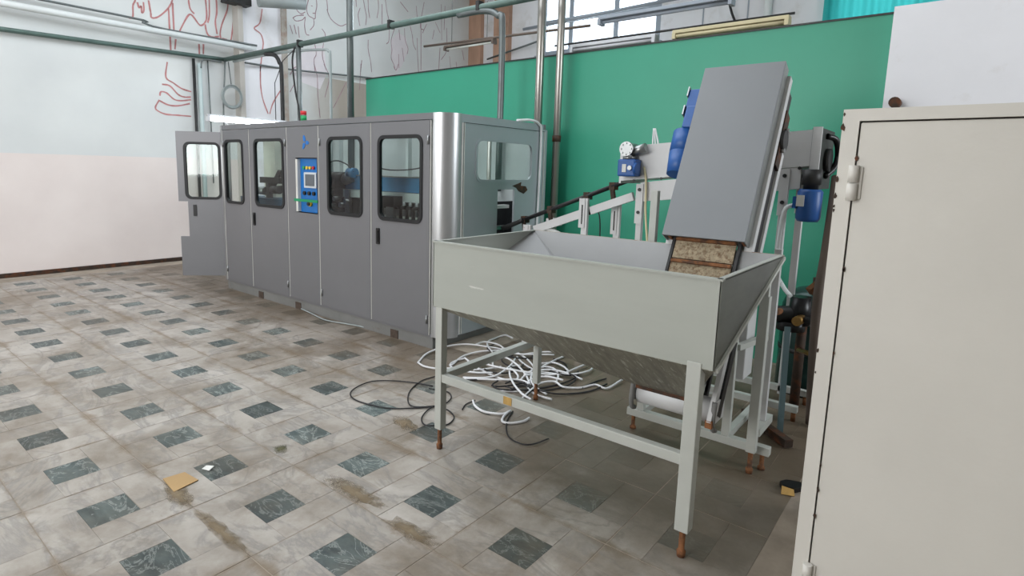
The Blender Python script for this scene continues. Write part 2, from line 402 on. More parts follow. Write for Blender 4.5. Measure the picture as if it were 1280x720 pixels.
def rr(u0, u1, v0, v1, r, n=6):
    pts = []
    for cx, cy, a0 in ((u1-r, v1-r, 0), (u0+r, v1-r, 90), (u0+r, v0+r, 180), (u1-r, v0+r, 270)):
        pts += [(cx+r*math.cos(math.radians(a0+90*i/n)), cy+r*math.sin(math.radians(a0+90*i/n))) for i in range(n+1)]
    return pts
def rect(u0, u1, v0, v1): return [(u0, v0), (u1, v0), (u1, v1), (u0, v1)]
def onx(x): return lambda u, v, w: (x+w, u, v)
def ony(y): return lambda u, v, w: (u, y-w, v)
def smooth_path(pts, sub=5):
    """Catmull-Rom through pts"""
    P = [Vector(p) for p in pts]; P = [P[0]*2-P[1]]+P+[P[-1]*2-P[-2]]; out = []
    for i in range(1, len(P)-2):
        for k in range(sub):
            t = k/sub
            out.append(0.5*((2*P[i])+(P[i+1]-P[i-1])*t+(2*P[i-1]-5*P[i]+4*P[i+1]-P[i+2])*t*t+(3*P[i]-P[i-1]-3*P[i+1]+P[i+2])*t**3))
    out.append(P[-2]); return out

def tag(o, label, cat, group=None):
    o['label'] = label; o['category'] = cat
    if group: o['group'] = group
    return o
def thing(name, label, cat, loc=(0, 0, 0), group=None):
    o = bpy.data.objects.new(name, None); COL.objects.link(o); o.location = loc; o.empty_display_size = 0.1
    return tag(o, label, cat, group)
def struct(o): o['kind'] = 'structure'; return o

# mural strokes on the left wall (x,z) and cable runs on the floor (x,y),in metres
MUR = {
    'thick': [[(2.07,3.5),(2.12,3.53),(2.13,3.68),(2.16,3.75),(2.19,3.85)],[(2.19,3.74),(2.21,3.67),(2.24,3.7),(2.24,3.61),(2.27,3.65),(2.27,3.76)],[(2.34,3.8),(2.36,3.64),(2.37,3.57),(2.46,3.6),(2.59,3.73),(2.66,3.85),(2.68,3.94)],[(2.61,3.75),(2.61,3.4),(2.61,3.16)],[(2.67,3.84),(2.67,3.4)],[(2.9,3.99),(2.92,3.82),(2.98,3.75)],[(2.73,3.41),(2.82,3.59),(2.9,3.72),(2.96,3.71),(3.06,3.6),(3.14,3.66),(3.17,3.77),(3.16,4.04)],[(3.14,3.63),(3.15,3.55),(3.18,3.48),(3.25,3.46),(3.35,3.49)],[(3.22,4.05),(3.21,3.78),(3.18,3.66)],[(3.33,4.07),(3.33,3.85),(3.3,3.7),(3.32,3.52)],[(3.52,4.12),(3.5,3.92),(3.4,3.67),(3.37,3.5),(3.43,3.4),(3.53,3.43),(3.59,3.74),(3.63,3.95),(3.64,4.02)],[(3.4,3.47),(3.48,3.46)],[(3.03,3.32),(3.03,3.17)],[(3.1,3.33),(3.09,3.18)],[(2.69,3.33),(2.67,3.18)]],
    'skirt': [[(2.55,2.98),(2.52,2.76),(2.62,2.69),(2.74,2.62),(2.88,2.59)],[(2.46,2.65),(2.57,2.64),(2.68,2.53),(2.77,2.5),(2.87,2.51)],[(2.42,2.48),(2.44,2.54),(2.52,2.53),(2.62,2.45),(2.72,2.44),(2.87,2.47)],[(2.41,2.41),(2.53,2.36),(2.67,2.36),(2.85,2.41)],[(2.41,2.42),(2.35,2.31),(2.38,2.26),(2.49,2.22),(2.67,2.22),(2.86,2.22)]],
    'pil': [[(4.03,4.03),(3.98,3.8),(3.88,3.7),(3.99,3.63),(4.03,3.51),(4.01,3.36),(3.96,3.03)],[(3.97,3.16),(3.96,2.84),(3.99,2.6),(4.08,2.36)],[(4.11,2.36),(4.19,2.57),(4.45,2.95)]],
    'face': [[(5.0,4.44),(4.95,4.26),(4.98,4.15),(5.06,4.12),(5.12,4.12),(5.13,4.22),(5.16,4.34),(5.15,4.48)],[(4.71,4.31),(4.74,4.2),(4.83,4.14),(4.92,4.19)],[(4.67,4.04),(4.75,4.09),(4.89,4.13)],[(4.67,4.04),(4.73,4.0),(4.85,4.04),(4.91,4.1)],[(4.92,4.11),(4.9,3.95),(4.93,3.82),(4.99,3.81)],[(5.09,4.11),(5.09,4.0),(5.01,3.9)],[(5.37,4.53),(5.39,4.34),(5.38,4.32),(5.46,4.18),(5.66,4.1),(5.8,4.16)],[(4.61,3.91),(4.66,3.77)],[(4.69,3.93),(4.73,3.78)],[(4.77,3.92),(4.79,3.73)],[(5.26,3.97),(5.32,3.91),(5.33,3.84)],[(5.1,3.7),(5.13,3.51),(5.08,3.4),(5.1,3.19)],[(5.29,3.73),(5.26,3.5),(5.34,3.26)],[(5.04,4.32),(5.07,4.32)],[(5.07,4.2),(5.12,4.21)],[(5.08,3.33),(5.14,3.13),(5.15,2.81),(5.19,2.39)],[(5.29,3.36),(5.4,3.13),(5.3,2.77)],[(5.48,2.59),(5.64,2.85),(5.78,3.09)],[(6.14,3.49),(6.1,2.99)],[(4.59,3.07),(4.67,3.2),(4.79,3.25)],[(4.58,2.78),(4.68,2.95)]],
    'crowd': [[(6.13,4.52),(6.08,4.38),(6.12,4.19)],[(6.2,4.72),(6.25,4.51),(6.28,4.4),(6.26,4.23)],[(6.32,4.74),(6.33,4.53),(6.36,4.38)],[(6.57,4.8),(6.58,4.6),(6.54,4.42)],[(6.67,4.71),(6.67,4.33)],[(6.75,4.84),(6.8,4.59),(6.85,4.41),(6.85,4.06),(6.78,3.97)],[(6.32,3.97),(6.32,3.78),(6.38,3.56),(6.4,3.37)],[(6.16,3.56),(6.13,3.34)],[(7.01,4.34),(6.91,4.07),(6.93,3.88),(6.91,3.72),(6.99,3.59),(7.02,3.5)],[(7.12,4.31),(7.15,4.11)],[(7.27,4.37),(7.29,4.14),(7.37,3.99),(7.35,3.87)],[(7.43,4.44),(7.49,4.27),(7.52,4.1),(7.6,3.99)],[(7.63,4.24),(7.65,3.88),(7.68,3.55)],[(7.74,4.63),(7.75,3.6)],[(7.79,4.37),(7.91,4.58)],[(8.14,4.5),(8.09,4.3)],[(8.17,4.67),(8.33,4.47)],[(8.33,4.16),(8.29,3.64)],[(8.53,4.62),(8.54,4.15),(8.37,3.91)],[(8.86,3.94),(8.9,3.77)],[(9.06,4.23),(9.13,4.02)],[(7.83,5.01),(7.72,4.5),(7.83,4.44)],[(8.35,5.08),(8.38,4.33)],[(8.47,5.07),(8.45,4.56)],[(8.64,4.03),(8.68,3.78)],[(8.7,5.16),(8.71,4.82)],[(7.6,4.88),(7.63,4.64)],[(7.15,4.86),(7.37,4.71)],[(6.03,4.68),(6.04,4.52)],[(7.21,3.97),(7.26,3.7)],[(7.11,3.83),(7.12,3.55)],[(6.97,3.57),(7.04,3.5),(7.1,3.63)]],
}
WC = [[(1.77,1.42),(1.97,1.52),(2.18,1.52),(2.35,1.43),(2.44,1.21),(2.47,1.09)],[(1.77,1.42),(1.73,1.31),(1.75,1.18),(1.83,1.1)],[(1.89,1.18),(2.11,1.26),(2.29,1.23),(2.42,1.1),(2.45,0.94),(2.65,0.73)],[(2.4,1.37),(2.51,1.36),(2.54,1.24),(2.49,1.11)],[(1.76,0.94),(1.85,0.81),(1.95,0.77),(2.17,0.82),(2.34,0.9)],[(1.75,0.92),(1.81,0.82),(1.87,0.71),(1.97,0.59),(1.97,0.49)],[(1.9,0.96),(1.97,0.92),(2.12,0.87)],[(2.42,0.94),(2.32,0.8),(2.25,0.63),(2.28,0.45),(2.38,0.35),(2.5,0.32),(2.59,0.34)],[(2.28,0.63),(2.54,0.66),(2.72,0.67)],[(1.68,0.37),(1.85,0.41),(2.02,0.44),(2.13,0.39),(2.1,0.3),(2.18,0.21),(2.31,0.16),(2.29,0.06),(2.51,0.05)],[(1.66,0.61),(1.77,0.55),(1.83,0.49)],[(2.21,0.53),(2.32,0.44),(2.48,0.42),(2.63,0.41)],[(2.42,0.7),(2.49,0.63),(2.45,0.52),(2.39,0.44)],[(2.46,0.93),(2.59,0.86),(2.7,0.77)]]
BC = [[(1.98,0.94),(1.96,0.82),(2.03,0.75),(2.17,0.74),(2.32,0.8)],[(1.92,0.4),(1.95,0.28),(2.07,0.18),(2.21,0.12),(2.37,0.1)],[(1.85,0.62),(1.93,0.6),(1.94,0.47),(1.89,0.4)],[(1.68,0.92),(1.79,0.84),(1.94,0.81)],[(2.25,1.15),(2.35,1.13),(2.37,1.06)],[(2.19,0.2),(2.37,0.19),(2.47,0.16)],[(1.78,0.52),(1.88,0.52),(1.91,0.43),(1.75,0.38)],[(2.58,0.69),(2.55,0.56),(2.42,0.48),(2.33,0.5)]]
LOOPS_B = [[(1.5,0.99),(1.46,1.12),(1.37,1.27),(1.26,1.36),(1.12,1.35),(1.02,1.29),(0.98,1.18),(1.0,1.04),(1.05,0.91),(1.16,0.8),(1.26,0.72)],[(1.65,1.11),(1.51,1.12),(1.33,1.04),(1.2,0.92),(1.16,0.83),(1.22,0.76),(1.32,0.71),(1.43,0.75),(1.49,0.83),(1.48,0.9),(1.45,0.98)],[(1.3,0.74),(1.18,0.72),(1.07,0.66),(1.02,0.58),(1.06,0.53),(1.12,0.49),(1.22,0.53),(1.27,0.62),(1.27,0.7)],[(1.54,0.32),(1.4,0.26),(1.27,0.16),(1.22,0.08),(1.22,0.0),(1.27,-0.04),(1.37,-0.06)],[(1.34,0.57),(1.42,0.61),(1.51,0.61)]]
LOOPS_W = [[(1.51,0.33),(1.43,0.31),(1.37,0.27),(1.39,0.22),(1.46,0.18),(1.52,0.18)],[(1.49,0.61),(1.43,0.54),(1.4,0.44),(1.45,0.34),(1.53,0.33)]]

# ================================================================== THE HALL
CX, CY, CZ = -1.275, -1.735, 1.5115
floor = struct(MB().box(-6.6, 9.6, -5.2, 7.8, -0.25, -0.002).build('floor', M['grout'], origin=(0, 0, 0)))

def tile_mesh(name, lx, ly, mat, t=0.03, ch=0.0008):
    m = MB(); a, b = lx/2, ly/2
    vs = [(-a, -b, -t), (a, -b, -t), (a, b, -t), (-a, b, -t), (-a, -b, -ch), (a, -b, -ch), (a, b, -ch), (-a, b, -ch),
          (-a+ch, -b+ch, 0), (a-ch, -b+ch, 0), (a-ch, b-ch, 0), (-a+ch, b-ch, 0)]
    fs = [(8, 9, 10, 11)]
    for i in range(4):
        j = (i+1) % 4; fs += [(i, j, 4+j, 4+i), (4+i, 4+j, 8+j, 8+i)]
    me = bpy.data.meshes.new(name); me.from_pydata(vs, [], fs); me.materials.append(mat); me.update()
    return me, vs, fs
S, HS, HD = 0.5, 0.25, 0.095
dark_me, dark_v, dark_f = tile_mesh('dark_tile', 0.1894, 0.1894, M['dark_marble'])
slab_me, slab_v, slab_f = tile_mesh('light_slab', 0.3427, 0.1527, M['light_marble'])
mods = []
for a in range(-6, 8):
    for b in range(-6, 16):
        x, y = a*S, b*S
        if y > 7.45 or (a >= 5 and 3 <= b <= 10): continue
        dpt = (Vector((x, y, 0))-Vector((CX, CY, CZ))).dot(fwd)
        lat = (Vector((x, y, 0))-Vector((CX, CY, CZ))).dot(rgt)
        if dpt < 0.7 or abs(lat) > dpt*1.3+0.7: continue
        if y < -1.45 and x < 1.6: continue
        mods.append((dpt, x, y))
mods.sort()
rest = MB(); rest_d = MB()
nd = 0
for k, (dpt, x, y) in enumerate(mods):
    if nd < 300:
        o = bpy.data.objects.new('dark_tile', dark_me); COL.objects.link(o); o.parent = floor; nd += 1
        o.location = (x, y, -random.random()*0.0015); o.rotation_euler = (random.gauss(0, .002), random.gauss(0, .002), random.gauss(0, .006))
    else: rest_d.add([(x+vx, y+vy, vz) for vx, vy, vz in dark_v], dark_f)
    for q in range(4):
        # pinwheel of four oblong slabs round each dark square
        cx0, cy0 = -0.0766, 0.1717
        ang = -q*H
        px = cx0*math.cos(ang)-cy0*math.sin(ang); py = cx0*math.sin(ang)+cy0*math.cos(ang)
        z = -random.random()*0.001; t1, t2 = random.gauss(0, .0015), random.gauss(0, .0015)
        if y+py > 7.55: continue
        if k < 75:
            o = bpy.data.objects.new('light_slab', slab_me); COL.objects.link(o); o.parent = floor
            o.location = (x+px, y+py, z); o.rotation_euler = (t1, t2, ang+random.gauss(0, .003))
        else:
            ca, sa = math.cos(ang), math.sin(ang)
            rest.add([(x+px+ca*vx-sa*vy, y+py+sa*vx+ca*vy, z+vz+t1*vy) for vx, vy, vz in slab_v], slab_f)
o = rest.build('light_slab_field', M['light_marble'], floor); o['kind'] = 'stuff'
if rest_d.v: o = rest_d.build('dark_tile_field', M['dark_marble'], floor); o['kind'] = 'stuff'

# walls
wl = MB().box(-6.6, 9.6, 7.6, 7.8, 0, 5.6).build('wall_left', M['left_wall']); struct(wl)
struct(MB().box(-6.6, 3.5, 7.575, 7.6, 0.0, 0.055).build('baseboard_left', M['rust_dark']))
fw = MB().plate([rect(-5.2, 7.6, 0, 5.6), rect(2.98, 5.62, 3.93, 5.35), rect(-3.4, 0.23, 3.55, 5.3)], 0.2, onx(9.5)).build('wall_far', M['wall_white']); struct(fw)
struct(MB().plate([rect(-5.2, 7.8, 0, 5.6), rect(0.1, 3.1, 1.15, 4.25), rect(3.9, 6.9, 1.15, 4.25)], 0.2, onx(-6.6)).build('wall_back', M['plain_white']))
struct(MB().plate([rect(-6.6, 9.6, 0, 5.6), rect(2.4, 3.9, 1.3, 3.8)], .2, ony(-5.1)).build('wall_right', M['grey_wall']))
struct(MB().plate([rect(-6.7, 9.6, -5.2, 7.8), rect(-2.2, 4.9, 0.2, 5.4)], 0.15, lambda u, v, w: (u, v, 5.68+w)).build('ceiling', M['ceiling']))  # ceiling opening cut for the added overhead light
# green half-height partition and its white end
gp = struct(MB().box(3.8, 3.9, -1.2, 4.55, 0, 2.655).build('wall_partition', M['green']))
MB().box(3.79, 3.91, -1.2, 4.55, 2.655, 2.668).build('top_edge', M['dark_metal'], gp)
struct(MB().box(3.74, 3.96, -3.4, -1.203, 0, 2.69).build('wall_partition_end', M['wall_white']))
# pilasters on the far wall
struct(MB().box(9.28, 9.4, 7.24, 7.6, 0, 5.6).build('trim_1', M['brown_plaster']))
struct(MB().box(9.26, 9.4, 6.43, 6.84, 0, 5.6).build('trim_2', M['brown_plaster']))
# pilaster on the left wall: a return with shade put into its grey, a stained strip
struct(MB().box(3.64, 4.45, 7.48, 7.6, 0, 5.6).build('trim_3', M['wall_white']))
struct(MB().box(3.58, 3.66, 7.42, 7.6, 0, 5.6).build('trim_4', paint('shaded_return_grey', (182, 178, 172), 0.8, var=0.08)))
struct(MB().box(4.36, 4.46, 7.45, 7.6, 0, 5.6).build('trim_5', paint('stained_strip', (172, 166, 158), 0.85, var=0.2, spot=(158, 138, 126), spot_scale=5, spot_t=(.5, .65))))

# far window 1: frame, mullions, panes
wn = struct(MB().plate([rect(2.98, 5.62, 3.93, 5.35), rect(3.08, 5.52, 4.03, 5.25)], 0.10, onx(9.46)).build('window_1', M['window_frame']))
for yy in (3.9, 4.92): MB().box(9.42, 9.50, yy-.05, yy+.05, 4.0, 5.3).build('mullion', M['window_frame'], wn)
for a, b in ((3.08, 3.85), (3.95, 4.87), (4.97, 5.52)):
    MB().box(9.42, 9.5, a, b, 4.56, 4.66).build('transom', M['window_frame'], wn)
    for c, d in ((4.03, 4.56), (4.66, 5.25)): MB().box(9.455, 9.465, a, b, c, d).build('pane', M['window_glass'], wn)
struct(MB().box(9.25, 9.42, 2.9, 5.7, 3.88, 3.94).build('trim_6', M['window_frame']))
w2 = struct(MB().plate([rect(-3.4, .23, 3.55, 5.3), rect(-3.3, .13, 3.65, 5.2)], .10, onx(9.46)).build('window_2', M['window_frame']))
for k in range(3):
    a = -3.3+k*1.15; MB().box(9.455, 9.465, a+.03, a+1.11, 3.65, 5.2).build('pane', M['window_glass'], w2)
    if k: MB().box(9.43, 9.49, a-.03, a+.03, 3.65, 5.2).build('mullion', M['window_frame'], w2)
# pleated teal curtain
cv = MB(); n = 150
P0 = []
for i in range(n+1):
    y = 0.30-3.9*i/n; x = 9.27+0.035*math.sin(i*0.9)+0.02*math.sin(i*.37)
    P0.append((x, y))
vs = [(x, y, z) for z in (3.3, 5.45) for x, y in P0]
vs += [(x+.004, y, z) for z in (3.3, 5.45) for x, y in P0]
k = n+1
fs = [(i, i+1, k+i+1, k+i) for i in range(n)]
cv.add(vs[:2*k], fs, True)
tag(cv.build('curtain', M['curtain']), 'teal pleated curtain drawn across the high far window', 'curtain')
tag(MB().tube([(9.27, .5, 5.46), (9.27, -3.8, 5.46)], .015).build('curtain_rod', M['pipe_white']), 'thin white rod carrying the teal curtain', 'rod')
# pale panel joints on the far wall between the two windows
for yy in (2.2, 1.45): struct(MB().box(9.385, 9.4, yy-.01, yy+.01, 3.0, 5.6).build('trim_7', M['window_frame']))
struct(MB().tube([(9.33, 1.12, 2.4), (9.33, 1.12, 5.6)], .06).build('trim_8', M['pipe_white']))

# ------------------------------------------------------------------ mural drawn on the left wall
MURAL_Y = 7.597
def ribbon(m, pts, wd, y):
    P = smooth_path([(x, 0, z) for x, z in pts], 4) if len(pts) > 2 else [Vector((x, 0, z)) for x, z in pts]
    vs = []
    for i, p in enumerate(P):
        d = (P[min(i+1, len(P)-1)]-P[max(i-1, 0)]).normalized(); nrm = Vector((-d.z, 0, d.x))
        ww = wd*(0.75+0.35*random.random())/2
        vs += [(p.x+nrm.x*ww, y, p.z+nrm.z*ww), (p.x-nrm.x*ww, y, p.z-nrm.z*ww)]
    m.add(vs, [(2*i, 2*i+1, 2*i+3, 2*i+2) for i in range(len(P)-1)])
mural = thing('wall_mural', 'mural of large figures drawn in red outline across the white wall', 'mural', (5.0, 7.6, 2.2))
for key, wd, mt, y in (('thick', .026, 'mural_red', 7.597), ('skirt', .024, 'mural_red', 7.597), ('pil', .022, 'mural_red', 7.477), ('face', .016, 'mural_thin', 7.597), ('crowd', .016, 'mural_thin', 7.597)):
    for st in MUR[key]:
        m = MB(); ribbon(m, st, wd, y); m.build('painted_outline', M[mt], mural)
m = MB(); pts = [(6.93, 4.1), (7.1, 4.25), (7.3, 4.2), (7.38, 3.95), (7.3, 3.8), (7.2, 3.6), (7.05, 3.45), (6.95, 3.65), (6.9, 3.9)]
m.add([(x, 7.598, z) for x, z in pts], [tuple(range(len(pts)))]); m.build('painted_patch', M['mural_pink'], mural)
m = MB(); pts = [(5.02, 3.6), (5.3, 3.7), (5.35, 3.2), (5.2, 2.9), (4.7, 3.0), (4.6, 3.3)]
m.add([(x, 7.598, z) for x, z in pts], [tuple(range(len(pts)))]); m.build('painted_patch', M['mural_pink'], mural)

# ================================================================== BOTTLE MACHINE
XF, YN, YF, ZT = 2.1, 1.45, 5.27, 1.955      # front face, near end, far end, top
mc = thing('blow_moulding_machine', 'long grey bottle blowing machine with four windowed doors and blue control panel', 'machine', (2.8, 3.36, 0))
# plinth and shell
MB().box(2.112, 3.46, 1.60, 5.12, 0.0, 0.104).build('plinth', M['plinth'], mc)
MB().box(2.105, 3.49, 1.6, 5.12, 0.10, 0.125).build('base_pan', M['machine'], mc)
for yy in (2.08, 3.6, 4.35):
    MB().box(2.106, 2.16, yy-.05, yy+.05, 0.0, 0.075).build('foot', M['dark_rust_plain'], mc)
MB().tube([(2.12, 2.98, .05), (2.135, 2.98, .05)], .03, 14).build('drain_plug', M['silver'], mc)
# rounded corner posts
def corner(yc, sgn, name='corner_post'):
    m = MB(); R = 0.16; n = 12
    out = [(2.26-R*math.cos(math.pi/2*i/n), yc+sgn*R*math.sin(math.pi/2*i/n)) for i in range(n+1)]
    inn = [(2.26-(R-.02)*math.cos(math.pi/2*i/n), yc+sgn*(R-.02)*math.sin(math.pi/2*i/n)) for i in range(n+1)]
    lp = out+inn[::-1]; k = len(lp)
    vs = [(x, y, z) for z in (0.105, ZT) for x, y in lp]
    m.add(vs, [(i, (i+1) % k, k+(i+1) % k, k+i) for i in range(k)], True)
    m.add(vs, [tuple(j for j in (i, i+1, k-2-i, k-1-i)) for i in range(n)]+[(k+i, k+i+1, k+k-2-i, k+k-1-i) for i in range(n)])
    o = m.build(name, M['post_steel'], mc); o.data.set_sharp_from_angle(angle=0.7); return o
corner(1.61, -1); corner(5.11, 1)
# top rim
MB().box(2.10, 2.17, 1.61, 5.11, 1.905, ZT).build('top_rim', M['machine'], mc)
MB().box(3.43, 3.5, 1.47, 5.25, 1.905, ZT).build('top_rim', M['machine'], mc)
MB().box(2.26, 3.43, 1.45, 1.50, 1.905, ZT-.002).build('top_rim', M['machine_end'], mc)
MB().box(2.26, 3.43, 5.22, 5.27, 1.905, ZT-.002).build('top_rim', M['machine'], mc)
for yy in (2.39, 3.45, 4.5): MB().box(2.17, 3.43, yy-.03, yy+.03, 1.91, 1.945).build('roof_beam', M['machine'], mc)
# back wall of the housing (light inner skin)
MB().box(3.47, 3.5, 1.47, 5.25, 0.10, 1.905).build('back_panel', M['inner_light'], mc)
# door edge highlights put in as white strips along the joints
for yy in (5.105, 4.5, 3.735, 3.18, 2.388, 1.635):
    MB().box(2.1005, 2.125, yy-.0035, yy+.0035, 0.118, 1.897).build('highlight_strip', M['seam'], mc)

def door(y0, y1, wy0, wy1, handle=None, hinge_y=None, z0=.118, z1=1.897):
    g = 0.005
    m = MB().plate([rect(y0+g, y1-g, z0, z1), rr(wy0, wy1, 1.066, 1.770, .06)], 0.022, onx(XF+.011))
    d = m.build('door', M['machine'], mc)
    MB().plate([rr(wy0-.018, wy1+.018, 1.048, 1.788, .075), rr(wy0+.012, wy1-.012, 1.078, 1.758, .05)], 0.03, onx(XF+.006)).build('window_gasket', M['rubber'], d)
    MB().plate([rr(wy0+.002, wy1-.002, 1.068, 1.768, .058)], 0.006, onx(XF+.012)).build('pane', M['glass'], d)
    if handle:
        MB().plate([rr(handle-.022, handle+.022, .83, .975, .01)], .012, onx(XF-.005)).build('handle', M['black'], d, bevel=.003)
        MB().box(XF-.018, XF-.008, handle-.008, handle+.004, .85, .955).build('handle_grip', M['dark_metal'], d)
    if hinge_y:
        for zz in (1.74, .25): MB().tube([(XF-.006, hinge_y, zz-.035), (XF-.006, hinge_y, zz+.035)], .009, 10).build('hinge', M['silver'], d)
    return d
door(4.505, 5.10, 4.647, 5.041, None, 5.085)
door(3.74, 4.495, 3.812, 4.37, 4.42, 3.76)
door(2.393, 3.175, 2.519, 3.016, None, 3.15)
door(1.64, 2.383, 1.742, 2.269, 2.285, 1.66)
# control section
cp = MB().plate([rect(3.186, 3.73, .118, 1.897), rect(3.208, 3.565, 1.042, 1.582)], .022, onx(XF+.011)).build('control_section', M['machine'], mc)
cpn = MB().box(2.125, 2.135, 3.205, 3.568, 1.03, 1.59).build('control_panel', M['blue_panel'], mc)
m = MB().box(2.1, 2.13, 3.565, 3.572, 1.035, 1.59); m.box(2.1, 2.13, 3.201, 3.208, 1.035, 1.59); m.box(2.1, 2.13, 3.2, 3.572, 1.583, 1.59); m.box(2.1, 2.13, 3.2, 3.572, 1.035, 1.042)
m.build('recess_frame', M['plinth'], cpn)
MB().box(2.09, 2.125, 3.53, 3.563, 1.045, 1.575).build('side_plate', M['seam'], cpn)
MB().plate([rr(3.24, 3.45, 1.29, 1.445, .008)], .016, onx(2.119)).build('screen_bezel', M['bezel'], cpn)
MB().plate([rect(3.268, 3.422, 1.31, 1.425)], .006, onx(2.110)).build('screen', M['screen'], cpn)
for yy, mm in ((3.455, 'green_btn'), (3.40, 'yellow'), (3.345, 'yellow'), (3.29, 'red')):
    MB().tube([(2.125, yy, 1.49), (2.108, yy, 1.49)], .016, 12).build('indicator', M[mm], cpn)
for yy in (3.45, 3.37, 3.29):
    MB().tube([(2.125, yy, 1.235), (2.106, yy, 1.235)], .02, 12).build('selector_knob', M['black'], cpn)
MB().tube([(2.125, 3.35, 1.13), (2.10, 3.35, 1.13)], .026, 14).build('stop_button', M['yellow'], cpn)
MB().tube([(2.10, 3.35, 1.13), (2.085, 3.35, 1.13)], .02, 14).build('button_cap', M['dark_metal'], cpn)
MB().box(2.088, 2.096, 3.19, 3.60, 1.148, 1.175).build('tape_strip', M['tape'], mc)
# three-petal emblem
lg = MB()
for ang, L0 in ((75, .052), (185, .046), (300, .056)):
    a = math.radians(ang); du, dv = math.cos(a), math.sin(a); c0 = (3.40+du*.042, 1.74+dv*.042)
    pts = []
    for i in range(16):
        t = 2*math.pi*i/16; lx = L0*.62*math.cos(t); ly = .019*math.sin(t)*(1-.35*math.cos(t))
        pts.append((c0[0]+du*lx-dv*ly, c0[1]+dv*lx+du*ly))
    lg.plate([pts], .004, onx(XF-.002))
lg.build('emblem', M['logo_blue'], mc)
# signal lamp on top
sl = MB().tube([(2.13, 3.46, ZT), (2.13, 3.46, ZT+.05)], .03, 14).build('signal_lamp', M['green_btn'], mc)
MB().tube([(2.13, 3.46, ZT+.05), (2.13, 3.46, ZT+.055)], .031, 14).build('lamp_ring', M['silver'], sl)
MB().tube([(2.13, 3.46, ZT+.055), (2.13, 3.46, ZT+.095)], .03, 14).build('red_lens', M['red'], sl)

# near end: framed panel with a wide opening and a narrow slot for the feed rail
ep = MB().plate([rect(2.262, 3.5, .12, 1.905), rr(2.452, 3.258, 1.42, 1.762, .07), rect(2.752, 3.0, .62, 1.343)], .02, ony(1.46)).build('end_panel', M['machine_end'], mc)
m = MB()
for a, b in (((2.29, 1.886), (3.45, 1.9)),): m.box(2.29, 3.45, 1.446, 1.449, 1.884, 1.888)
m.build('panel_joint', M['rubber'], ep)
for xx in (2.275, 2.296, 3.452): MB().box(xx-.004, xx+.004, 1.443, 1.449, .13, 1.884).build('edge_trim', M['seam'], ep)
MB().plate([rr(2.44, 3.27, 1.408, 1.774, .08), rr(2.462, 3.248, 1.43, 1.752, .065)], .008, ony(1.447)).build('opening_rim', M['machine_end'], ep)
MB().plate([rr(2.452, 3.258, 1.42, 1.762, .07)], .005, ony(1.468)).build('pane', M['glass'], ep)
MB().tube([(2.83, 1.62, .4), (2.83, 1.62, 1.9)], .02).build('inner_upright', M['pipe_steel'], ep)
# torn paint / rust scar beside the slot
sc = [(2.96, 1.375), (3.05, 1.395), (3.10, 1.41), (3.09, 1.375), (3.17, 1.37), (3.2, 1.335), (3.14, 1.30), (3.06, 1.325), (3.02, 1.355)]
MB().plate([sc], .003, ony(1.4485)).build('rust_scar', M['rust_dark'], ep)
MB().tube(smooth_path([(3.02, 1.46, 1.96), (3.2, 1.44, 1.975), (3.33, 1.435, 1.95), (3.37, 1.432, 1.85), (3.36, 1.43, 1.3), (3.35, 1.43, .95)]), .012).build('loose_cable', M['cable_white'], ep)
MB().box(2.76, 2.99, 1.50, 1.56, .98, 1.01).build('slot_guide', M['silver'], ep)
MB().box(2.76, 2.99, 1.50, 1.56, 1.17, 1.20).build('slot_guide', M['white_steel'], ep)
MB().box(2.75, 3.40, 1.64, 1.67, .5, 1.22).build('slot_dark_sheet', M['dark_metal'], ep)  # dark sheet added behind the slot so its inside looks unlit
MB().tube([(2.79, 1.52, 1.25), (2.79, 1.52, 1.34)], .012).build('sensor', M['black'], ep)

# opened end door, swung out past the front (free edge notched)
hx, hy = 2.29, 5.30; dx, dy = (1.84-hx), (5.74-hy); DL = math.hypot(dx, dy); ux, uy = dx/DL, dy/DL
def ondoor(off=0.0): return lambda u, v, wv: (hx+ux*(DL-u)-uy*(wv+off), hy+uy*(DL-u)+ux*(wv+off), v)
outl = [(0, 1.89), (0, 1.04), (.11, 1.04), (.11, .605), (.005, .605), (.005, .11), (DL, .11), (DL, 1.89)]
od = MB().plate([outl, rr(.10, .50, 1.085, 1.748, .06)], .022, ondoor()).build('open_door', M['machine'], mc)
MB().plate([rr(.082, .518, 1.067, 1.766, .075), rr(.112, .488, 1.097, 1.736, .05)], .032, ondoor()).build('window_gasket', M['rubber'], od)
MB().plate([rr(.102, .498, 1.087, 1.746, .058)], .006, ondoor()).build('pane', M['glass'], od)
MB().plate([rr(.17, .21, .86, 1.0, .008)], .04, ondoor()).build('handle', M['black'], od)

# mechanism behind the glass
MB().box(2.45, 2.62, 1.95, 3.22, 1.285, 1.42).build('carriage_beam', M['inner_blue'], mc)
MB().box(2.43, 2.64, 1.93, 3.24, 1.42, 1.432).build('beam_cap', M['silver'], mc)
MB().box(2.42, 2.60, 1.95, 3.22, 1.205, 1.28).build('guide_plate', M['inner_light'], mc)
for i in range(10):
    yy = 2.0+i*.085
    h = MB().tube([(2.38, yy, 1.20), (2.38, yy, 1.07)], .016, 10).build('preform_holder', M['silver'], mc)
    MB().box(2.35, 2.41, yy-.026, yy+.026, 1.135, 1.165).build('holder_clip', M['black'], h)
    MB().tube([(2.38, yy, 1.07), (2.38, yy, 1.045)], .012, 8).build('holder_tip', M['seam'], h)
MB().box(2.44, 2.50, 1.9, 3.2, .3, 1.19).build('oven_rail', M['dark_metal'], mc)
MB().box(2.34, 2.39, 2.36, 2.46, .8, 1.15).build('support_block', M['silver'], mc)
MB().box(2.31, 2.42, 2.32, 2.5, 1.15, 1.25).build('support_head', M['black'], mc)
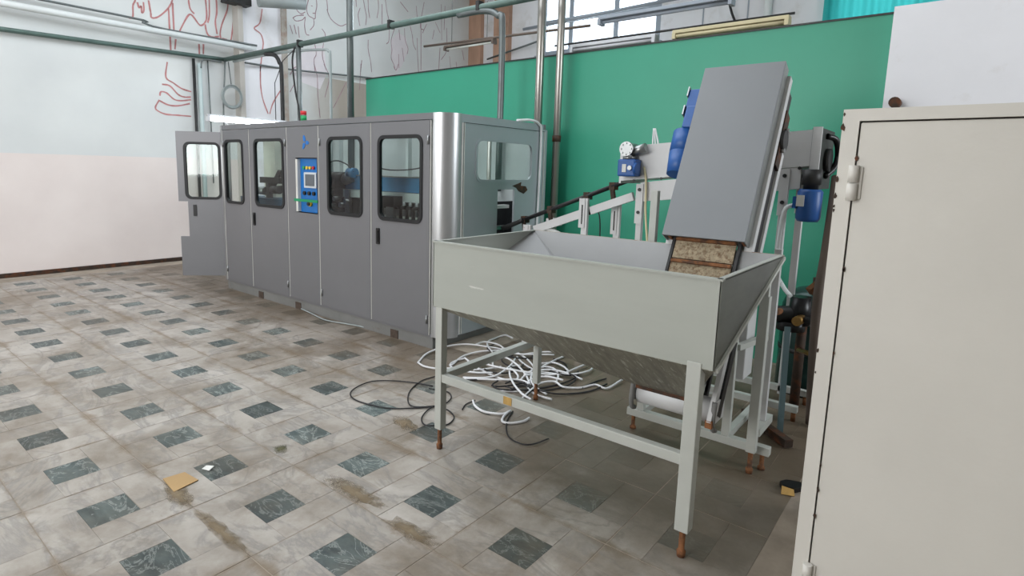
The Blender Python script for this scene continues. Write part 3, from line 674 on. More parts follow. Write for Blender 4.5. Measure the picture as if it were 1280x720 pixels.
MB().tube([(2.45, 3.50, 1.37), (2.45, 3.22, 1.37)], .085, 18).build('pump_motor', M['dark_metal'], mc)
MB().tube([(2.45, 3.22, 1.38), (2.45, 3.08, 1.42)], .06, 14).build('motor_flange', M['silver'], mc)
MB().tube([(2.42, 3.02, 1.45), (2.42, 3.12, 1.45)], .05, 14).build('motor_flange', M['inner_blue'], mc)
MB().box(2.44, 2.75, 3.24, 3.6, 1.1, 1.29).build('gear_case', M['dark_metal'], mc)
for yy, zz in ((3.42, 1.24), (3.3, 1.18), (3.2, 1.12), (3.38, 1.10), (3.12, 1.16)):
    MB().tube([(2.36, yy, zz), (2.46, yy, zz)], .026, 10).build('fitting', M['silver'], mc)
MB().box(2.46, 2.9, 2.95, 3.85, .3, 1.10).build('lower_block', M['dark_metal'], mc)
MB().box(2.40, 2.44, 3.1, 3.17, .85, 1.28).build('support_block', M['silver'], mc)
MB().tube(smooth_path([(2.45, 3.52, 1.44), (2.42, 3.48, 1.53), (2.4, 3.3, 1.57), (2.4, 3.12, 1.53), (2.4, 3.02, 1.46)]), .007, 6).build('air_hose', M['cable_black'], mc)
MB().tube(smooth_path([(2.42, 2.75, 1.52), (2.42, 2.5, 1.49), (2.42, 2.2, 1.5), (2.42, 1.95, 1.54)]), .006, 6).build('air_hose', M['cable_black'], mc)
MB().box(2.75, 2.8, 3.72, 3.75, .9, 1.9).build('inner_post', M['inner_light'], mc)
MB().box(2.75, 2.8, 2.6, 2.64, 1.43, 1.9).build('inner_post', M['inner_light'], mc)
MB().box(2.55, 2.85, 4.72, 4.98, .95, 1.9).build('tower_column', paint('cream_column', (206, 204, 190), .6), mc)
MB().box(2.35, 3.2, 4.15, 5.2, .7, 1.12).build('clamp_table', paint('dark_blue_table', (38, 78, 104), .5), mc)
MB().bar((2.4, 4.88, 1.2), (2.5, 4.5, 1.24), .06, .06).build('clamp_arm', M['black'], mc)
MB().bar((2.42, 4.62, 1.2), (2.46, 4.46, 1.44), .04, .05).build('clamp_lever', M['black'], mc)
MB().bar((2.46, 4.46, 1.44), (2.5, 4.38, 1.3), .03, .05).build('clamp_lever', M['black'], mc)
MB().bar((2.44, 4.85, 1.33), (2.44, 4.42, 1.33), .05, .07).build('clamp_bar', M['dark_metal'], mc)
MB().bar((2.44, 4.68, 1.12), (2.44, 4.68, 1.33), .07, .05).build('clamp_stand', M['dark_metal'], mc)
MB().tube([(2.42, 4.85, 1.2), (2.42, 4.72, 1.2)], .05, 14).build('clamp_cylinder', M['silver'], mc)
MB().tube([(2.42, 4.58, 1.22), (2.42, 4.42, 1.22)], .045, 14).build('clamp_cylinder', M['dark_metal'], mc)

# ================================================================== HOPPER
hp = thing('feed_hopper', 'pale grey sheet-metal hopper bin on a legged angle frame, under the tilted conveyor', 'hopper', (1.3, -.36, 0))
X0, X1, Y0, Y1, ZR, ZB = .865, 1.77, .375, -1.088, 1.137, .793
OX0, OX1, OY0, OY1, OZ = 1.29, 1.46, -.60, -.862, .495
t = .006
# front skirt with folded rim
m = MB().box(X0, X0+t, Y1, Y0, ZB, ZR); m.build('front_panel', M['hopper'], hp, bevel=.002)
MB().box(X0-.006, X0+.022, Y1-.004, Y0+.004, ZR-.004, ZR+.004).build('rim', M['hopper'], hp)
# triangular cheeks
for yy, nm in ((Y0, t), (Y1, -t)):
    MB().prism([(X0, yy, ZB), (X0, yy, ZR), (X1, yy, ZR)], (0, -nm, 0)).build('cheek', M['hopper'] if nm > 0 else M['cheek_dark'], hp)
    MB().box(X0, X1, yy-(.02 if nm > 0 else -.02), yy, ZR-.004, ZR+.004).build('rim', M['hopper'], hp)
    MB().bar((X0+.01, yy+(-.004 if nm < 0 else .004), ZB), (X1, yy+(-.004 if nm < 0 else .004), ZR-.01), .012, .016).build('cheek_flange', M['frame_grey'], hp)
MB().box(X1-.004, X1+.016, Y1, Y0, ZR-.006, ZR+.003).build('rim', paint('rusty_rim', (160, 152, 142), .6, var=.1, spot=(130, 92, 64), spot_scale=14, spot_t=(.52, .62)), hp)
# funnel faces down to the outlet
FL, FR, BR, BL = (X0, Y0, ZB), (X0, Y1, ZB), (X1, Y1, ZR), (X1, Y0, ZR)
oFL, oFR, oBR, oBL = (OX0, OY0, OZ), (OX0, OY1, OZ), (OX1, OY1, OZ), (OX1, OY0, OZ)
MB().sheet([FL, FR, oFR, oFL], .005).build('funnel_front', M['funnel'], hp)
MB().sheet([FR, BR, oBR, oFR], .005).build('funnel_side', M['hopper_inside'], hp)
MB().sheet([BR, BL, oBL, oBR], .005).build('funnel_back', M['hopper_inside'], hp)
MB().sheet([BL, FL, oFL, oBL], .005).build('funnel_side', M['hopper_inside'], hp)
MB().box(OX0-.008, OX0, OY1, OY0, OZ-.012, OZ+.006).build('outlet_lip', M['rust_dark'], hp)
MB().box(OX1, OX1+.01, OY1, OY0, OZ-.012, OZ+.006).build('outlet_lip', M['rust_dark'], hp)
# legs of square tube with rusty screw feet
for lx, ly, zt, w_ in ((X0+.008, Y0-.045, ZB+.02, .045), (X0+.008, Y1+.075, ZB+.02, .055), (1.80, .335, .93, .042), (1.757, Y1+.06, .93, .045)):
    lg_ = MB().box(lx-w_/2+.015, lx+w_/2+.015, ly-w_/2, ly+w_/2, .115, zt).build('leg', M['frame_grey'], hp, bevel=.003)
    MB().tube([(lx+.012, ly, .12), (lx+.012, ly, .03), (lx+.012, ly, .025), (lx+.012, ly, 0)], [.012, .012, .018, .016], 10).build('foot_screw', M['rust'], lg_)
cb = MB().box(X0+.005, X0+.043, Y1+.09, Y0-.06, .385, .43).build('crossbar', M['frame_grey'], hp, bevel=.003)
MB().box(X0+.003, X0+.0045, -.16, -.11, .388, .427).build('rust_mark', M['wood'], cb)
MB().bar((X0+.03, Y0-.045, .408), (1.80, .335, .408), .04, .04).build('crossbar', M['frame_grey'], hp)
for yy, x_, lo, hi in ((.335, 1.80, .93, 1.12), (Y1+.06, 1.757, .93, 1.12)):
    MB().bar((x_+.01, yy, lo-.02), (X1+.01, yy, hi), .03, .03).build('brace', M['frame_grey'], hp)

# ================================================================== INCLINED CONVEYOR (rises from the hopper, away from the camera)
ev = thing('inclined_conveyor', 'steep grey covered conveyor with rusty slat belt rising out of the hopper', 'conveyor', (1.95, -.72, 0))
DV = Vector((.45, 0, .915)).normalized(); NV = Vector((-DV.z, 0, DV.x))
B0 = Vector((1.70, 0, 1.195))
def ep_(t, off, y): p = B0+DV*t+NV*off; return (p.x, y, p.z)
def ebox(m, t0, t1, o0, o1, y0, y1, skew=0.0):
    vs = [ep_(a, b, c) for a in (t0, t1) for b in (o0, o1) for c in (y0, y1)]
    return m.add(vs, [(0, 1, 3, 2), (4, 6, 7, 5), (0, 4, 5, 1), (2, 3, 7, 6), (0, 2, 6, 4), (1, 5, 7, 3)])
EL = 1.025
ebox(MB(), 0, EL, 0.0, -.012, -.505, -.925).build('cover', M['cover'], ev, bevel=.002)
ebox(MB(), 0, EL, -.012, -.085, -.505, -.511).build('cover_flank', M['cover_side'], ev)
ebox(MB(), 0, EL, -.012, -.085, -.919, -.925).build('cover_flank', M['cover_side'], ev)
ebox(MB(), EL-.006, EL, -.012, -.085, -.511, -.919).build('cover_cap', M['cover'], ev)
ebox(MB(), .0, .05, -.02, -.07, -.53, -.545).build('cover_bracket', M['rust'], ev)
ebox(MB(), .0, .05, -.02, -.07, -.905, -.917).build('cover_bracket', M['rust'], ev)
# side rails carrying the belt
for y0, y1 in ((-.548, -.562), (-.882, -.896)):
    ebox(MB(), -.86, .98, .005 if False else -.055, -.085, y0, y1).build('belt_rail', M['dark_metal'], ev)
for y0, y1 in ((-.522, -.54), (-.905, -.93)):
    ye = (y0+.022, y1) if y0 > -.7 else (y0, y1-.012)
    ebox(MB(), -.02, .99, -.088, -.135, *ye).build('side_rail', M['white_steel'], ev)
    ebox(MB(), -.02, .95, -.137, -.235, y0, y1).build('return_flank', M['dark_metal'], ev)
    ebox(MB(), -.02, .62, -.237, -.285, *ye).build('rear_rail', M['white_steel'], ev)
ebox(MB(), .05, .93, -.20, -.215, -.545, -.90).build('return_pan', M['dark_metal'], ev)
# belt slats
for i in range(10):
    t0 = -.84+i*.122
    s_ = ebox(MB(), t0+.004, t0+.118, -.05, -.062, -.57, -.876).build('belt_slat', M['slat'], ev)
    ebox(MB(), t0+.1, t0+.116, -.036, -.05, -.572, -.874).build('slat_lip', M['rust'], s_)
# drive chain end plates at the head
m = MB().tube([ep_(.66, -.19, -.935), ep_(.66, -.19, -.96)], .055, 16); m.build('bearing', M['dark_metal'], ev)
ebox(MB(), .50, .82, -.15, -.23, -.932, -.945).build('bearing_plate', M['rust_dark'], ev)
m = MB()
for tt in (.6, .72): m.tube([ep_(tt, -.19, -.945), ep_(tt, -.19, -.965)], .012, 8)
m.build('bolt_heads', M['silver'], ev)
# tail drum under the hopper outlet
MB().tube([(1.38, -.585, .435), (1.38, -.95, .435)], .058, 24).build('tail_drum', M['white_steel'], ev)
for yy in (-.57, -.965):
    MB().box(1.32, 1.43, yy-.008, yy+.008, .40, .50).build('drum_bracket', M['white_steel'], ev)
    MB().tube(smooth_path([(1.32, yy, .50), (1.305, yy, .42), (1.32, yy, .37), (1.35, yy, .355)]), .012, 8).build('drum_hook', M['plinth'], ev)
tp = MB().bar((1.305, -.955, .40), (1.47, -.955, .72), .02, .06, (1, 0, 0)).build('tail_plate', M['white_steel'], ev)
MB().box(1.28, 1.33, -.97, -.94, .385, .42).build('tail_block', M['rust'], tp)
MB().bar((1.36, -.965, .42), (1.53, -.965, .74), .02, .05, (1, 0, 0)).build('tail_chain', M['black'], tp)
# floor frame
bx_ = MB().box(1.83, 1.875, -1.10, -.31, .085, .13).build('base_bar', M['frame_grey'], ev, bevel=.003)
for yy in (-.345, -1.065):
    MB().tube([(1.853, yy, .09), (1.853, yy, .02), (1.853, yy, .015), (1.853, yy, 0)], [.011, .011, .018, .018], 10).build('foot_screw', M['rust'], bx_)
MB().box(1.875, 2.6, -.885, -.85, .09, .128).build('base_bar', M['frame_grey'], ev)
MB().box(1.875, 2.6, -.40, -.365, .09, .128).build('base_bar', M['frame_grey'], ev)
for yy in (-.875, -.39):
    MB().box(1.835, 1.872, yy-.02, yy+.02, .13, 1.42).build('post', M['frame_grey'], ev, bevel=.002)
MB().box(2.18, 2.215, -.99, -.955, .13, 1.12).build('post', M['white_steel'], ev, bevel=.002)
MB().box(2.18, 2.215, -.46, -.425, .13, 1.12).build('post', M['white_steel'], ev, bevel=.002)
MB().box(2.05, 2.32, -1.0, -.95, .085, .13).build('base_bar', M['frame_grey'], ev)
for yy in (-.955, -.445):
    MB().bar((1.86, yy+.06 if yy < -.7 else yy+.02, .62), (2.19, yy+.0, .62), .03, .03).build('side_brace', M['frame_grey'], ev)
for zz in (.32, .48): MB().box(1.84, 1.87, -.855, -.41, zz-.018, zz+.018).build('side_brace', M['frame_grey'], ev)
# small white box low between the posts
MB().box(2.0, 2.16, -.90, -.70, .40, .86).build('junction_box', M['white_steel'], ev, bevel=.006)
# blue geared drive on the far flank, stepped down along the cover
gm = ebox(MB(), .80, .92, -.04, -.20, -.43, -.505).build('gear_motor', M['blue'], ev, bevel=.008)
ebox(MB(), .66, .80, -.02, -.22, -.445, -.505).build('gear_case', M['blue'], gm, bevel=.01)
m = MB().tube([ep_(.53, -.1, -.455), ep_(.66, -.1, -.455)], [.07, .075], 18); m.build('motor_body', M['blue'], gm)
m = MB().tube([ep_(.40, -.1, -.455), ep_(.53, -.1, -.455)], [.055, .07], 18); m.build('motor_cowl', M['blue'], gm)
for tt in (.90, .78):
    q = ebox(MB(), tt-.03, tt+.03, -.03, -.09, -.425, -.432); q.build('terminal_plate', M['silver'], gm)

# ================================================================== PREFORM FEEDER (white trough behind the conveyor)
fd = thing('trough_feeder', 'white sheet-metal trough feeder on tall legs behind the tilted conveyor', 'feeder', (2.8, -.4, 0))
def slopebox(m, x0, x1, ya, yb, za0, za1, zb0, zb1):
    vs = [(x0, ya, za0), (x1, ya, za0), (x1, ya, za1), (x0, ya, za1), (x0, yb, zb0), (x1, yb, zb0), (x1, yb, zb1), (x0, yb, zb1)]
    return m.add(vs, [(0, 1, 2, 3), (7, 6, 5, 4), (0, 4, 5, 1), (1, 5, 6, 2), (2, 6, 7, 3), (3, 7, 4, 0)])
slopebox(MB(), 2.60, 2.615, .20, -1.0, 1.458, 1.70, 1.58, 1.79).build('front_panel', M['white_steel'], fd)
slopebox(MB(), 3.0, 3.015, .20, -1.0, 1.458, 1.70, 1.58, 1.79).build('rear_panel', M['white_steel'], fd)
slopebox(MB(), 2.615, 3.0, .20, -1.0, 1.458, 1.475, 1.58, 1.597).build('trough_floor', M['white_steel'], fd)
slopebox(MB(), 2.605, 2.625, .05, -.96, 1.315, 1.45, 1.447, 1.575).build('lower_panel', M['white_steel'], fd)
slopebox(MB(), 2.98, 2.995, .05, -.96, 1.315, 1.45, 1.447, 1.575).build('lower_panel', M['white_steel'], fd)
MB().box(2.60, 3.02, .20, .215, 1.44, 1.72).build('end_plate', M['white_steel'], fd)
eb = MB().box(2.595, 3.02, -1.045, -1.0, 1.445, 1.80).build('end_box', paint('grimy_green_black', (44, 48, 44), .6, .2, var=.3, vscale=12), fd)
MB().box(2.590, 2.606, -1.05, -1.002, 1.44, 1.805).build('end_flange', M['white_steel'], eb)
MB().tube(smooth_path([(2.75, -1.05, 1.76), (2.80, -1.09, 1.74), (2.86, -1.10, 1.66), (2.85, -1.09, 1.58), (2.80, -1.05, 1.52)]), .018, 8).build('end_hose', M['black'], eb)
MB().tube([(2.8, -1.045, 1.62), (2.8, -1.075, 1.62)], .07, 16).build('end_pulley', M['dark_metal'], eb)
m = MB()
for yy in (.10, -.1, -.3, -.95): m.tube([(2.597, yy, 1.452+(.2-yy)*.1), (2.603, yy, 1.452+(.2-yy)*.1)], .01, 8)
m.build('bolt_heads', M['dark_metal'], fd)
for lx, ly, zt in ((2.63, .05, 1.44), (2.98, .09, 1.40), (2.63, -.875, 1.56), (2.98, -.90, 1.56)):
    l_ = MB().box(lx-.02, lx+.02, ly-.02, ly+.02, .04, zt-.08).build('leg', M['white_steel'], fd, bevel=.002)
    MB().box(lx-.034, lx-.022, ly-.026, ly+.026, zt-.28, zt).build('leg_bracket', M['white_steel'], l_)
    m = MB()
    for zz in (zt-.04, zt-.2): m.tube([(lx-.034, ly, zz), (lx-.042, ly, zz)], .012, 8)
    m.build('bracket_bolt', M['dark_metal'], l_)
MB().box(2.615, 2.655, -1.07, .12, .06, .10).build('base_bar', M['frame_grey'], fd)
MB().box(2.96, 3.0, -1.07, .12, .06, .10).build('base_bar', M['frame_grey'], fd)
for lx, ly in ((2.635, -1.05), (2.635, .1), (2.98, -1.05), (2.98, .1)):
    MB().tube([(lx, ly, .06), (lx, ly, 0)], .014, 8).build('foot_screw', M['rust'], fd)
# blue worm gear with silver motor at the left end
gx = MB().box(2.50, 2.60, .05, .185, 1.49, 1.61).build('gearbox', M['blue'], fd, bevel=.012)
m = MB()
for k in range(4): m.box(2.495, 2.5, .15-.0, .178, 1.505+k*.025, 1.52+k*.025)
MB().plate([rect(.115, .145, 1.52, 1.575)], .004, onx(2.497)).build('rating_plate', M['label'], gx)
MB().tube([(2.50, .085, 1.55), (2.485, .085, 1.55)], .016, 12).build('shaft_boss', M['silver'], gx)
MB().tube([(2.50, .03, 1.545), (2.50, .05, 1.545)], .04, 14).build('gear_flange', M['blue'], gx)
MB().tube([(2.55, .12, 1.61), (2.55, .12, 1.63)], .045, 18).build('flange', M['silver'], gx)
MB().tube([(2.49, .12, 1.68), (2.51, .12, 1.68), (2.515, .12, 1.68), (2.62, .12, 1.68)], [.05, .05, .042, .042], 20).build('silver_motor', M['silver'], gx)
MB().tube([(2.55, .10, 1.66), (2.55, .0, 1.69)], .032, 14).build('motor_tail', M['silver'], gx)
m = MB()
for k in range(8):
    a = k*math.pi/4; m.tube([(2.492, .12+.038*math.cos(a), 1.68+.038*math.sin(a)), (2.482, .12+.038*math.cos(a), 1.68+.038*math.sin(a))], .006, 6)
m.build('flange_bolts', M['silver'], gx)
for k, dy in enumerate((0, .022, .045)):
    MB().tube(smooth_path([(2.70, .02-dy, 1.70), (2.71, .025-dy*.7, 1.76), (2.70, .02-dy*.2, 1.83)]), .006, 6).build('lead_wire', M['cable_white'], fd)
MB().tube(smooth_path([(2.60, .03, 1.56), (2.585, -.0, 1.45), (2.585, -.01, 1.25), (2.59, -.04, 1.0)]), .008, 6).build('power_lead', M['old_lamp'], fd)
# blue motor hanging below the right end
bm_ = MB().tube([(2.60, -1.02, 1.255), (2.60, -1.02, 1.275), (2.60, -1.02, 1.43), (2.60, -1.02, 1.445)], [.055, .067, .067, .055], 24).build('drive_motor', M['blue'], fd)
MB().tube([(2.60, -1.02, 1.445), (2.60, -1.02, 1.47), (2.60, -1.02, 1.471), (2.60, -1.02, 1.56)], [.04, .04, .052, .052], 18).build('motor_gear', M['dark_metal'], bm_)
MB().box(2.525, 2.54, -1.005, -.965, 1.345, 1.41).build('rating_plate', M['label'], bm_)
MB().box(2.55, 2.62, -.96, -.94, 1.33, 1.40).build('terminal_box', M['blue'], bm_)
MB().tube(smooth_path([(2.58, -.945, 1.35), (2.56, -.90, 1.31), (2.56, -.885, 1.1), (2.54, -.89, .95), (2.5, -.95, .86), (2.46, -1.0, .82)]), .013, 8).build('motor_cable', M['pipe_white'], bm_)

# ================================================================== SLIDE RAIL into the machine
sr = thing('slide_rail', 'sloping rail of black rods and white channel running into the machine slot', 'rail', (2.8, .7, 0))
RT, RB = Vector((2.78, .20, 1.47)), Vector((2.86, 1.46, 1.0))
for dz, dx_ in ((0, -.022), (0, .022)):
    MB().tube([RT+Vector((dx_, 0, dz)), RB+Vector((dx_, 0, dz))], .014, 10).build('rail_rod', M['cable_black'], sr)
CT, CB = Vector((2.74, .16, 1.345)), Vector((2.74, .40, 1.26))
MB().bar(CT, CT+(Vector((2.76, .52, 1.215))-CT)*1.0, .03, .06).build('channel', M['white_steel'], sr)
MB().bar(Vector((2.76, .55, 1.205)), Vector((2.78, 1.06, 1.02)), .03, .065).build('channel', M['white_steel'], sr)
for f in (.12, .30, .58, .80):
    p = RT+(RB-RT)*f
    c_ = MB().box(p.x-.035, p.x+.035, p.y-.022, p.y+.022, p.z-.03, p.z+.028).build('rail_clamp', M['rust_dark'], sr)
    MB().bar((p.x-.02, p.y, p.z-.02), (p.x-.03, p.y-.03, p.z-.15), .02, .035).build('clamp_arm', M['rust_dark'], c_)
for yy, xx, zt in ((.555, 2.735, 1.31), (.335, 2.85, 1.27), (1.10, 2.75, 1.06)):
    p_ = MB().box(xx-.015, xx+.015, yy-.025, yy+.025, 0, zt).build('post', M['white_steel'], sr, bevel=.002)
    MB().box(xx-.022, xx-.016, yy-.005, yy+.045, zt-.23, zt-.0).build('slotted_plate', M['white_steel'], p_)
    MB().box(xx-.026, xx-.0225, yy+.012, yy+.02, zt-.2, zt-.05).build('slot', M['black'], p_)
MB().box(2.83, 2.92, .88, .98, 1.06, 1.12).build('sensor_box', M['white_steel'], sr)
MB().tube(smooth_path([(2.8, .5, 1.25), (2.8, .46, 1.15), (2.8, .45, .9), (2.79, .45, .5)]), .005, 6).build('thin_lead', M['cable_black'], sr)
MB().tube(smooth_path([(2.78, 1.0, 1.04), (2.8, .86, 1.02), (2.81, .8, .98), (2.82, .78, .9)]), .014, 8).build('hose', M['pipe_white'], sr)
MB().tube(smooth_path([(2.80, 1.2, 1.09), (2.80, 1.34, 1.03), (2.83, 1.44, 1.0)]), .02, 8).build('rail_mouth', M['dark_metal'], sr)

# ================================================================== WHITE STEEL CABINET (right, close)
cb = thing('steel_cabinet', 'tall white painted steel cabinet with chipped edges and barrel hinge', 'cabinet', (1.12, -1.95, 0))
CXF, CYL, CYR, CZT = .62, -1.446, -2.45, 1.70
MB().box(CXF+.03, 1.62, CYR, CYL-.004, .0, CZT-.002).build('body', M['cabinet'], cb, bevel=.004)  # unseen depth stretched back to shade the nook beyond
m = MB().plate([rect(CYR, CYL, 0.0, CZT), rect(CYR+.035, CYL-.040, .05, CZT-.032)], .03, onx(CXF+.015))
m.build('front_frame', M['cabinet'], cb, bevel=.004)
MB().box(CXF+.026, CXF+.031, CYR+.03, CYL-.03, .04, CZT-.03).build('shadow_gap', M['cab_seam'], cb)
dr = MB().box(CXF+.004, CXF+.026, CYR+.038, CYL-.0435, .055, CZT-.036).build('door', M['cabinet'], cb, bevel=.004)
for zz in (1.50, .30):
    hg = MB().box(CXF-.002, CXF+.004, CYL-.062, CYL-.03, zz-.045, zz+.045).build('hinge', M['cabinet'], cb, bevel=.003)
    MB().tube([(CXF-.010, CYL-.041, zz+.002), (CXF-.010, CYL-.041, zz+.048)], .0125, 14).build('hinge_knuckle', M['cabinet'], hg)
    MB().tube([(CXF-.010, CYL-.041, zz-.048), (CXF-.010, CYL-.041, zz-.002)], .0125, 14).build('hinge_knuckle', M['cabinet'], hg)
m = MB()
rc = random.Random(4)
for k in range(16):
    z = rc.uniform(.35, 1.69); s = rc.uniform(.004, .012)
    y = CYL-.0005 if k % 2 else CYL-.041
    pts = [(y+s*.55*math.cos(a)*rc.uniform(.5, 1.1)-.002, z+s*math.sin(a)*rc.uniform(.6, 1.3)) for a in [i*math.pi/4 for i in range(8)]]
    m.plate([pts], .0012, onx(CXF-.0004))
m.build('paint_chip', M['rust_dark'], cb)
tag(MB().tube([(3.62, -1.28, 2.035), (3.73, -1.28, 2.035)], .035, 14).build('conduit_stub', M['rust_dark']), 'rusty round conduit stub on the white wall above the cabinet', 'pipe')

# ================================================================== VALVES AND SCRAP between conveyor legs and cabinet
va = thing('valve_assembly', 'dark greasy valve body with brass fittings on a pipe beside the conveyor legs', 'valve', (2.9, -1.1, 0))
MB().tube([(2.90, -1.0, 0), (2.90, -1.0, .62)], .03, 12).build('standpipe', M['rust_dark'], va)
MB().tube([(2.75, -.86, .64), (2.95, -1.2, .66)], .05, 16).build('valve_body', M['dark_metal'], va)
MB().tube([(2.82, -.99, .58), (2.82, -.99, .76)], [.07, .06], 16).build('valve_bonnet', M['black'], va)
MB().tube([(2.80, -.95, .54), (2.80, -.95, .60)], .085, 16).build('valve_flange', M['black'], va)
MB().tube([(2.62, -.86, .665), (2.76, -.90, .66)], .022, 12).build('rusty_nipple', M['rust'], va)
MB().tube([(2.70, -1.0, .62), (2.80, -1.02, .63)], .03, 12).build('brass_fitting', M['brass'], va)
MB().tube([(2.74, -1.04, .63), (2.74, -1.16, .64)], .026, 12).build('pipe_branch', M['dark_metal'], va)
MB().bar((2.92, -1.02, .78), (3.05, -1.14, .92), .05, .05).build('lever', M['rust'], va)
MB().tube([(2.92, -1.08, .82), (2.92, -1.22, .86)], .05, 14).build('coupling', M['dark_metal'], va)
MB().tube([(2.86, -1.0, .40), (2.72, -1.13, .42)], .016, 8).build('drain_tap', M['brass'], va)
tag(MB().tube(smooth_path([(2.70, -1.13, 1.52), (2.62, -1.14, 1.35), (2.58, -1.135, 1.05), (2.56, -1.125, .8), (2.58, -1.135, .4), (2.62, -1.15, .02)]), .028, 10).build('old_hose', M['strap']), 'brown flat hose hanging down beside the white cabinet', 'hose')
tk = thing('green_tank', 'dark green glossy tank standing behind the greasy valve', 'tank', (3.30, -1.0, 0))
MB().tube([(3.30, -1.0, .0), (3.30, -1.0, .03), (3.30, -1.0, .62), (3.30, -1.0, .70), (3.30, -1.0, .74), (3.30, -1.0, .76)], [.20, .21, .21, .18, .12, .05], 28).build('shell', M['sheet_green'], tk)
MB().tube([(3.30, -1.0, .76), (3.30, -1.0, .82)], .035, 12).build('neck', M['rust_dark'], tk)
MB().tube([(3.30, -1.0, .30), (3.30, -1.0, .33)], .213, 28).build('band', M['dark_metal'], tk)
tag(MB().bar((2.40, -1.03, .0), (2.52, -.99, .62), .03, .04).build('teal_bar', M['teal_bar']), 'teal painted steel bar leaning by the conveyor foot', 'bar')
tag(MB().bar((2.20, -1.12, .03), (2.50, -.80, .03), .05, .045).build('rusty_angle_bar', M['rust_dark']), 'rusty angle bar lying on the floor behind the conveyor foot', 'bar')
m = MB().prism([(1.70, -1.20, 0), (1.71, -1.25, 0), (1.76, -1.28, 0), (1.80, -1.26, 0), (1.78, -1.20, 0), (1.74, -1.18, 0)], (0, 0, .025))
cap = m.build('broken_jar_lid', M['black']); tag(cap, 'black and tan broken lid lying on the floor beside the cabinet', 'lid')
MB().sheet([(1.66, -1.205, .0), (1.68, -1.26, .0), (1.70, -1.25, .022), (1.685, -1.20, .03)], .006).build('tan_face', M['wood'], cap)

# ================================================================== CABLES AND HOSES on the floor
def strand(pts, r, name, mat, label, cat, group, z=None, lift=.018):
    ph = random.random()*6
    P = smooth_path([(x, y, 0) for x, y in pts], 6); n = len(P)
    P = [Vector((p.x, p.y, r+.002+lift*(0.5-0.5*math.cos(ph+i*.14)))) for i, p in enumerate(P)]
    tag(MB().tube(P, r, 8).build(name, mat), label, cat, group)
for p in WC: strand(p, .0075, 'white_hose', M['cable_white'], 'white plastic hose in the tangle on the floor behind the hopper', 'hose', 'white hoses in the tangle')
for p in BC: strand(p, .006, 'black_cable', M['cable_black'], 'black cable in the tangle on the floor behind the hopper', 'cable', 'black cables in the tangle', lift=.02)
BLL = ('wide flat black cable loop lying open on the tiles beside the hopper leg', 'round black cable loop passing behind the rear of the hopper leg', 'small black cable ring around the foot of the hopper leg', 'black cable arc lying in front of the hopper crossbar', 'short black cable tail beside the white hose loop')
for p, l in zip(LOOPS_B, BLL): strand(p, .0045, 'cable_loop', M['cable_black'], l, 'cable', None, lift=.004)
WLL = ('short white hose curl under the hopper crossbar', 'white hose curl with a rusty clip on the dark tile')
for p, l in zip(LOOPS_W, WLL): strand(p, .0075, 'hose_curl', M['cable_white'], l, 'hose', None, lift=.004)
# extra crossing strands deeper in the tangle
rt = random.Random(11)
for k in range(16):
    cx_, cy_ = rt.uniform(1.95, 2.55), rt.uniform(.25, 1.2); a0 = rt.uniform(0, 6.28); R1, R2 = rt.uniform(.18, .42), rt.uniform(.08, .22); th = rt.uniform(0, 3.14)
    pts = []
    for i in range(7):
        a = a0+i*.55; u_, v_ = R1*math.cos(a), R2*math.sin(a)
        pts.append((cx_+u_*math.cos(th)-v_*math.sin(th), max(.0, min(1.40, cy_+u_*math.sin(th)+v_*math.cos(th)))))
    if k % 5 < 3: strand(pts, .0075, 'white_hose', M['cable_white'], 'white plastic hose in the tangle on the floor behind the hopper', 'hose', 'white hoses in the tangle', lift=.03)
    else: strand(pts, .006, 'black_cable', M['cable_black'], 'black cable in the tangle on the floor behind the hopper', 'cable', 'black cables in the tangle', lift=.025)
tag(MB().tube(smooth_path([(2.11, 3.55, .012), (2.07, 3.3, .012), (2.03, 3.1, .012), (2.02, 2.95, .012), (2.08, 2.7, .012), (2.12, 2.5, .012)]), .006, 8).build('floor_cord', M['coil']), 'pale cord lying along the base of the grey machine', 'cord')

# litter and dirt
def blob(cx_, cy_, rx, ry, h, name, mat, label, cat, seed, ang=0.0):
    rg = random.Random(seed); m = MB(); n = 22; rings = 5; vs = [(cx_, cy_, h)]
    rad = [1+rg.uniform(-.28, .28) for _ in range(n)]
    for k in range(1, rings+1):
        f = k/rings
        for i in range(n):
            a = 2*math.pi*i/n; u_, v_ = rx*f*rad[i]*math.cos(a), ry*f*rad[i]*math.sin(a)
            vs.append((cx_+u_*math.cos(ang)-v_*math.sin(ang), cy_+u_*math.sin(ang)+v_*math.cos(ang), max(.0002, h*(1-f)*(0.7+rg.uniform(-.4, .5)))))
    fs = [(0, 1+i, 1+(i+1) % n) for i in range(n)]
    for k in range(rings-1):
        fs += [(1+k*n+i, 1+(k+1)*n+i, 1+(k+1)*n+(i+1) % n, 1+k*n+(i+1) % n) for i in range(n)]
    m.add(vs, fs, True); tag(m.build(name, mat), label, cat)
blob(.30, .34, .22, .055, .005, 'dirt_patch', M['dirt'], 'long brown dirt drift along the floor seam between dark squares', 'dirt', 3, 1.62)
blob(.28, -.10, .16, .05, .005, 'dirt_patch', M['dirt'], 'shorter brown dirt patch on the pale slab below the long drift', 'dirt', 8, 1.7)
blob(.97, .69, .13, .055, .012, 'dirt_patch', M['dirt'], 'sandy heap of grit by the foot of the hopper leg', 'dirt', 5, 1.2)
blob(-.25, .90, .13, .05, .006, 'dirt_patch', M['dirt'], 'dirt patch beside the cardboard scrap', 'dirt', 6, 1.5)
blob(-.25, .50, .24, .035, .004, 'dirt_patch', M['dirt'], 'tan crumbled dirt line filling the joint beside the cardboard', 'dirt', 12, 1.57)
blob(.30, .95, .06, .04, .006, 'dirt_patch', M['moss'], 'small dark olive stain on a pale slab', 'dirt', 9, 1.2)
